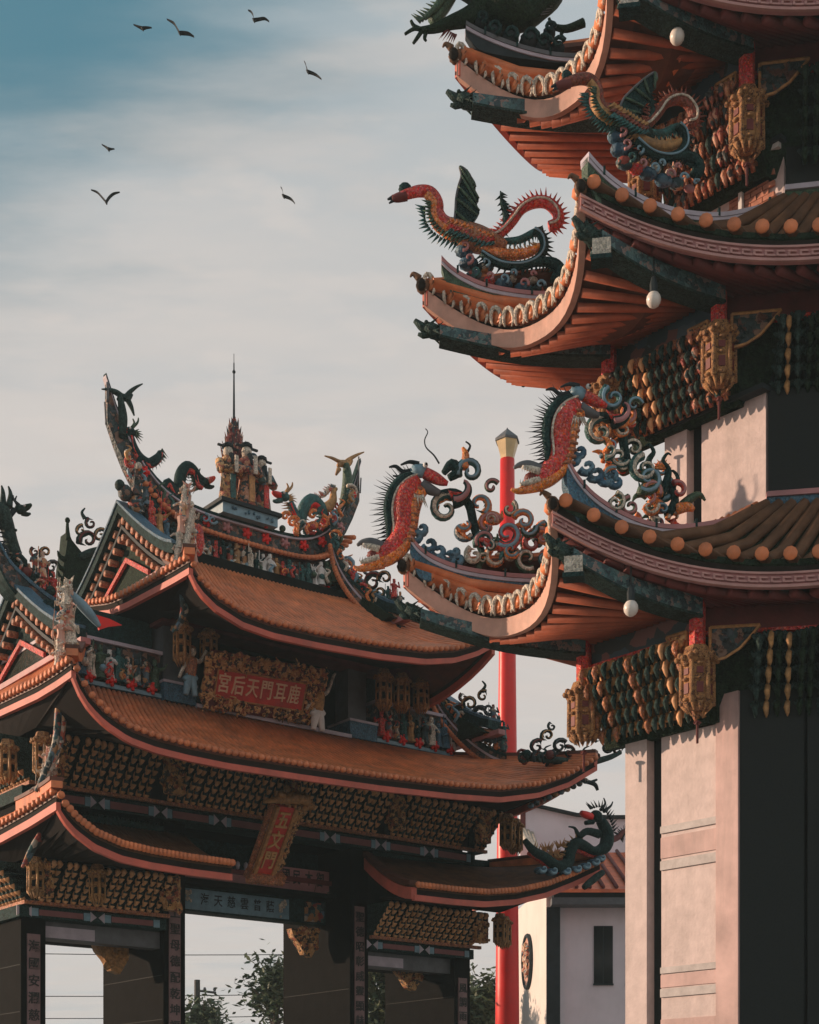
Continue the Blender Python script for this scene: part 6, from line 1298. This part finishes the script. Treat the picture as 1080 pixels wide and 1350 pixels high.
b = MB(); YR = YH + 5.2; mr = YR / F; pR = lambda px, py: V(((px - CX) * mr, YR, EYE + (HOR - py) * mr))
b.prism([pR(686, 1060), pR(720, 1068), pR(760, 1077), (pR(800, 1080)), pR(900, 1080), pR(960, 1078), pR(960, 1150), pR(686, 1150)], (0, 0.35, 0)); b.build('ridge_board', 'wall_lilac', hall)
b = MB(); b.sweep([pR(684, 1059), pR(720, 1067), pR(760, 1076), pR(800, 1079), pR(960, 1078)], 0.5, 0, 0.06); b.build('ridge_coping', 'slate', hall)
b = MB(); b.prism([pR(686, 1062) - V((0, 0.03, 0)), pR(693, 1064) - V((0, 0.03, 0)), pR(693, 1092) - V((0, 0.03, 0)), pR(686, 1090) - V((0, 0.03, 0))], (0, 0.03, 0)); b.build('ridge_end_block', 'red_dark', hall)
b = MB(); b.slab([[V((X(724), YH - 0.9, Z(1185))), V((X(712), YH - 0.9, Z(1160)))], [pR(700, 1100), pR(684, 1092)]], (0, 0, -0.12)); b.build('verge', 'fascia_salmon', hall)
for i in range(4):
    a = lerp(V((X(713), YH - 0.92, Z(1158))), V((X(724), YH - 0.92, Z(1182))), i / 3); e = lerp(pR(685, 1091), pR(701, 1099), i / 3); b = MB(); b.tube([a, e], 0.09, 6); b.build('verge_roll', 'cream', hall, True)

# ------------------------------------------------------------------ utility pole, wires, trees
YU = 62.0; PU_ = flat(YU); p = PU_(260, 1292); t = thing('utility_pole', 'thin dark utility pole with a short cross arm seen through the centre bay', 'pole', (p.x, YU, 0))
b = MB(); b.lathe((p.x, YU, 0), [(0.17, 0), (0.12, p.z)], 10); b.build('pole', 'wire', t); b = MB(); b.tube([PU_(260, 1306), PU_(285, 1309)], 0.05, 5); b.build('cross_arm', 'wire', t)
for i, x_ in enumerate((270, 283)): b = MB(); b.lathe(PU_(x_, 1307), [(0.05, 0.0), (0.07, 0.08), (0.04, 0.16)], 7); b.build('insulator', 'stone_grey', t)
for y0, y1, lab in ((1252, 1256, 'upper overhead wire crossing behind the gate openings'), (1311, 1306, 'middle overhead wire sagging behind the gate openings'), (1341, 1334, 'lowest overhead wire crossing behind the gate openings')):
    pts = [PU_(-200 + 65 * i, y0 + (y1 - y0) * i / 12 + 5 * math.sin(i / 12 * math.pi)) for i in range(13)]; b = MB(); b.tube(pts, 0.022, 4)
    tag(b.build('overhead_wire', 'wire'), lab, 'wire', 'overhead wires behind the gate')
def tree(label, px, Y, top, wpx, n, seed, mat='leaf', gap=0.0):
    rnd = random.Random(seed); pl = flat(Y); bx = (px - CX) / F * Y; zt = pl(px, top).z; wr = wpx * Y / F; z0 = zt - wr * 2.0
    t = thing('tree', label, 'tree', (bx, Y, 0), 'trees behind the gate'); b = MB()
    b.tube([(bx, Y, 0), (bx + 0.1, Y, z0 * 0.6), (bx, Y, z0 + wr), (bx + 0.15, Y, zt - 0.3)], [0.22, 0.18, 0.11, 0.03], 7)
    tips = []
    for i in range(26):
        a = rnd.uniform(0, 6.28); h = rnd.uniform(z0 - 0.2, zt - 0.3); k = 1 - abs((h - z0) / (zt - z0) - 0.35) * 0.9
        e = V((bx + math.cos(a) * wr * k * rnd.uniform(0.6, 1.05), Y + math.sin(a) * wr * k * 0.9, h + rnd.uniform(0.2, 0.9))); s = V((bx, Y, h - 0.4))
        b.tube([s, lerp(s, e, 0.55) + V((0, 0, 0.08)), e], [0.05, 0.03, 0.012], 5); tips += [e, lerp(s, e, 0.7), lerp(s, e, 0.45) + V((0, 0, 0.1))]
    b.build('trunk', 'bark', t); tips.append(V((bx + 0.15, Y, zt - 0.25))); tips += [V((bx + rnd.uniform(-.3, .3), Y, zt - rnd.uniform(0.2, 0.9))) for _ in range(5)]
    for part, mt, sh in (('crown', mat, 0), ('crown_pale_leaves', 'leaf_light', 1)):  # second pass scatters paler leaves at random
        b = MB()
        for c_ in tips:
            for _ in range(int(n * (0.35 if sh else 1))):
                q = c_ + V((rnd.gauss(0, 0.26), rnd.gauss(0, 0.26), rnd.gauss(0, 0.20))); a = V((rnd.uniform(-1, 1), rnd.uniform(-1, 1), rnd.uniform(-0.6, 0.6))).normalized(); s_ = a.cross(V((rnd.uniform(-1, 1), rnd.uniform(-1, 1), 1))).normalized(); l_ = rnd.uniform(0.10, 0.19)
                b.add([q - a * l_, q + s_ * l_ * 0.42, q + a * l_, q - s_ * l_ * 0.42], [(0, 1, 2, 3)])
        tag(b.build(part, mt, t), kind='stuff')
tree('leafy tree seen through the centre bay against the dark pillar', 362, 50, 1272, 40, 17, 1); tree('low tree crown beside the utility pole', 270, 58, 1330, 26, 16, 2); tree('dense tree filling the narrow bay of the gate nearest the red post', 505, 46, 1268, 40, 24, 3, 'leaf'); tree('dark tree between the last gate pillar and the red lamp post', 632, 50, 1308, 24, 24, 4)

# ------------------------------------------------------------------ birds
YB = 60.0; PB = flat(YB)
for (px, py, wl, wr, lab) in ((237, 43, [(233, 36, 1.5), (229, 30, 1.3), (220, 25, 0.6)], [(241, 43, 1.7), (249, 44, 1.5), (256, 48, 0.7)], 'largest soaring bird in the teal sky with drooping long wing'), (188, 37, [(183, 35, 1.1), (176, 32, 0.5)], [(193, 36, 1.1), (200, 36, 0.5)], 'small bird in the teal sky beside the largest bird'), (335, 26, [(334, 20, 1.4), (331, 15, 1.0), (327, 13, 0.5)], [(341, 25, 1.4), (349, 24, 1.2), (355, 28, 0.6)], 'bird in the teal sky with one wing raised and one flat'),
        (406, 94, [(404, 88, 1.4), (403, 84, 1.1), (401, 80, 0.5)], [(412, 96, 1.4), (418, 99, 1.2), (424, 104, 0.6)], 'bird banking steeply over the pink cloud edge'), (143, 196, [(139, 193, 1.0), (134, 190, 0.4)], [(146, 196, 1.0), (151, 196, 0.4)], 'tiniest bird, alone below the teal patch of sky'), (140, 266, [(134, 259, 1.5), (128, 253, 1.2), (120, 250, 0.5)], [(144, 260, 1.5), (150, 255, 1.2), (158, 253, 0.5)], 'bird with both wings raised in a wide V'), (374, 258, [(373, 253, 1.3), (372, 249, 1.0), (370, 246, 0.5)], [(380, 260, 1.4), (385, 263, 1.2), (389, 268, 0.6)], 'bird banking in the pale cloud between the two roofs')):
    t = thing('bird', lab, 'bird', PB(px, py), 'birds soaring in the sky'); c = Carving(t, PB)
    c.stroke('body', 'bird', [(px - 2, py - 2, 0.8), (px, py, 2.0), (px + 0.5, py + 2, 1.4), (px + 1, py + 4, 0.5)], n=7)
    for nm, wg in (('wing', wl), ('wing', wr)):
        b = c.new('wing', 'bird'); pts = catmull([(px, py, 1.6)] + wg, 3)
        rows = [[PB(q[0], q[1]) + V((0, -q[2] * 0.06, 0.006 * q[2])), PB(q[0], q[1]) + V((0, q[2] * 0.06, 0.0)), PB(q[0], q[1] + q[2] * 0.5) + V((0, q[2] * 0.06, 0))] for q in pts]; b.slab(rows, (0, 0, -0.012))
    for (part, mat, _), b in c.d.items(): b.build(part, mat, t)

# ------------------------------------------------------------------ thin scattering volume added only to lift the shadows
hz = MB(); hz.abox(-905, 905, -305, 1505, -1, 20.5); ho = hz.build('shadow_lift_haze', None); hm = bpy.data.materials.new('shadow_lift_haze'); hm.use_nodes = True; ht = hm.node_tree; ht.nodes.clear()
ho_ = ht.nodes.new('ShaderNodeOutputMaterial'); pv = ht.nodes.new('ShaderNodeVolumePrincipled'); pv.inputs['Color'].default_value = (0.72, 0.93, 0.98, 1); pv.inputs['Density'].default_value = 0.0009; ht.links.new(pv.outputs[0], ho_.inputs['Volume'])
ho.data.materials.append(hm); tag(ho, kind='stuff')
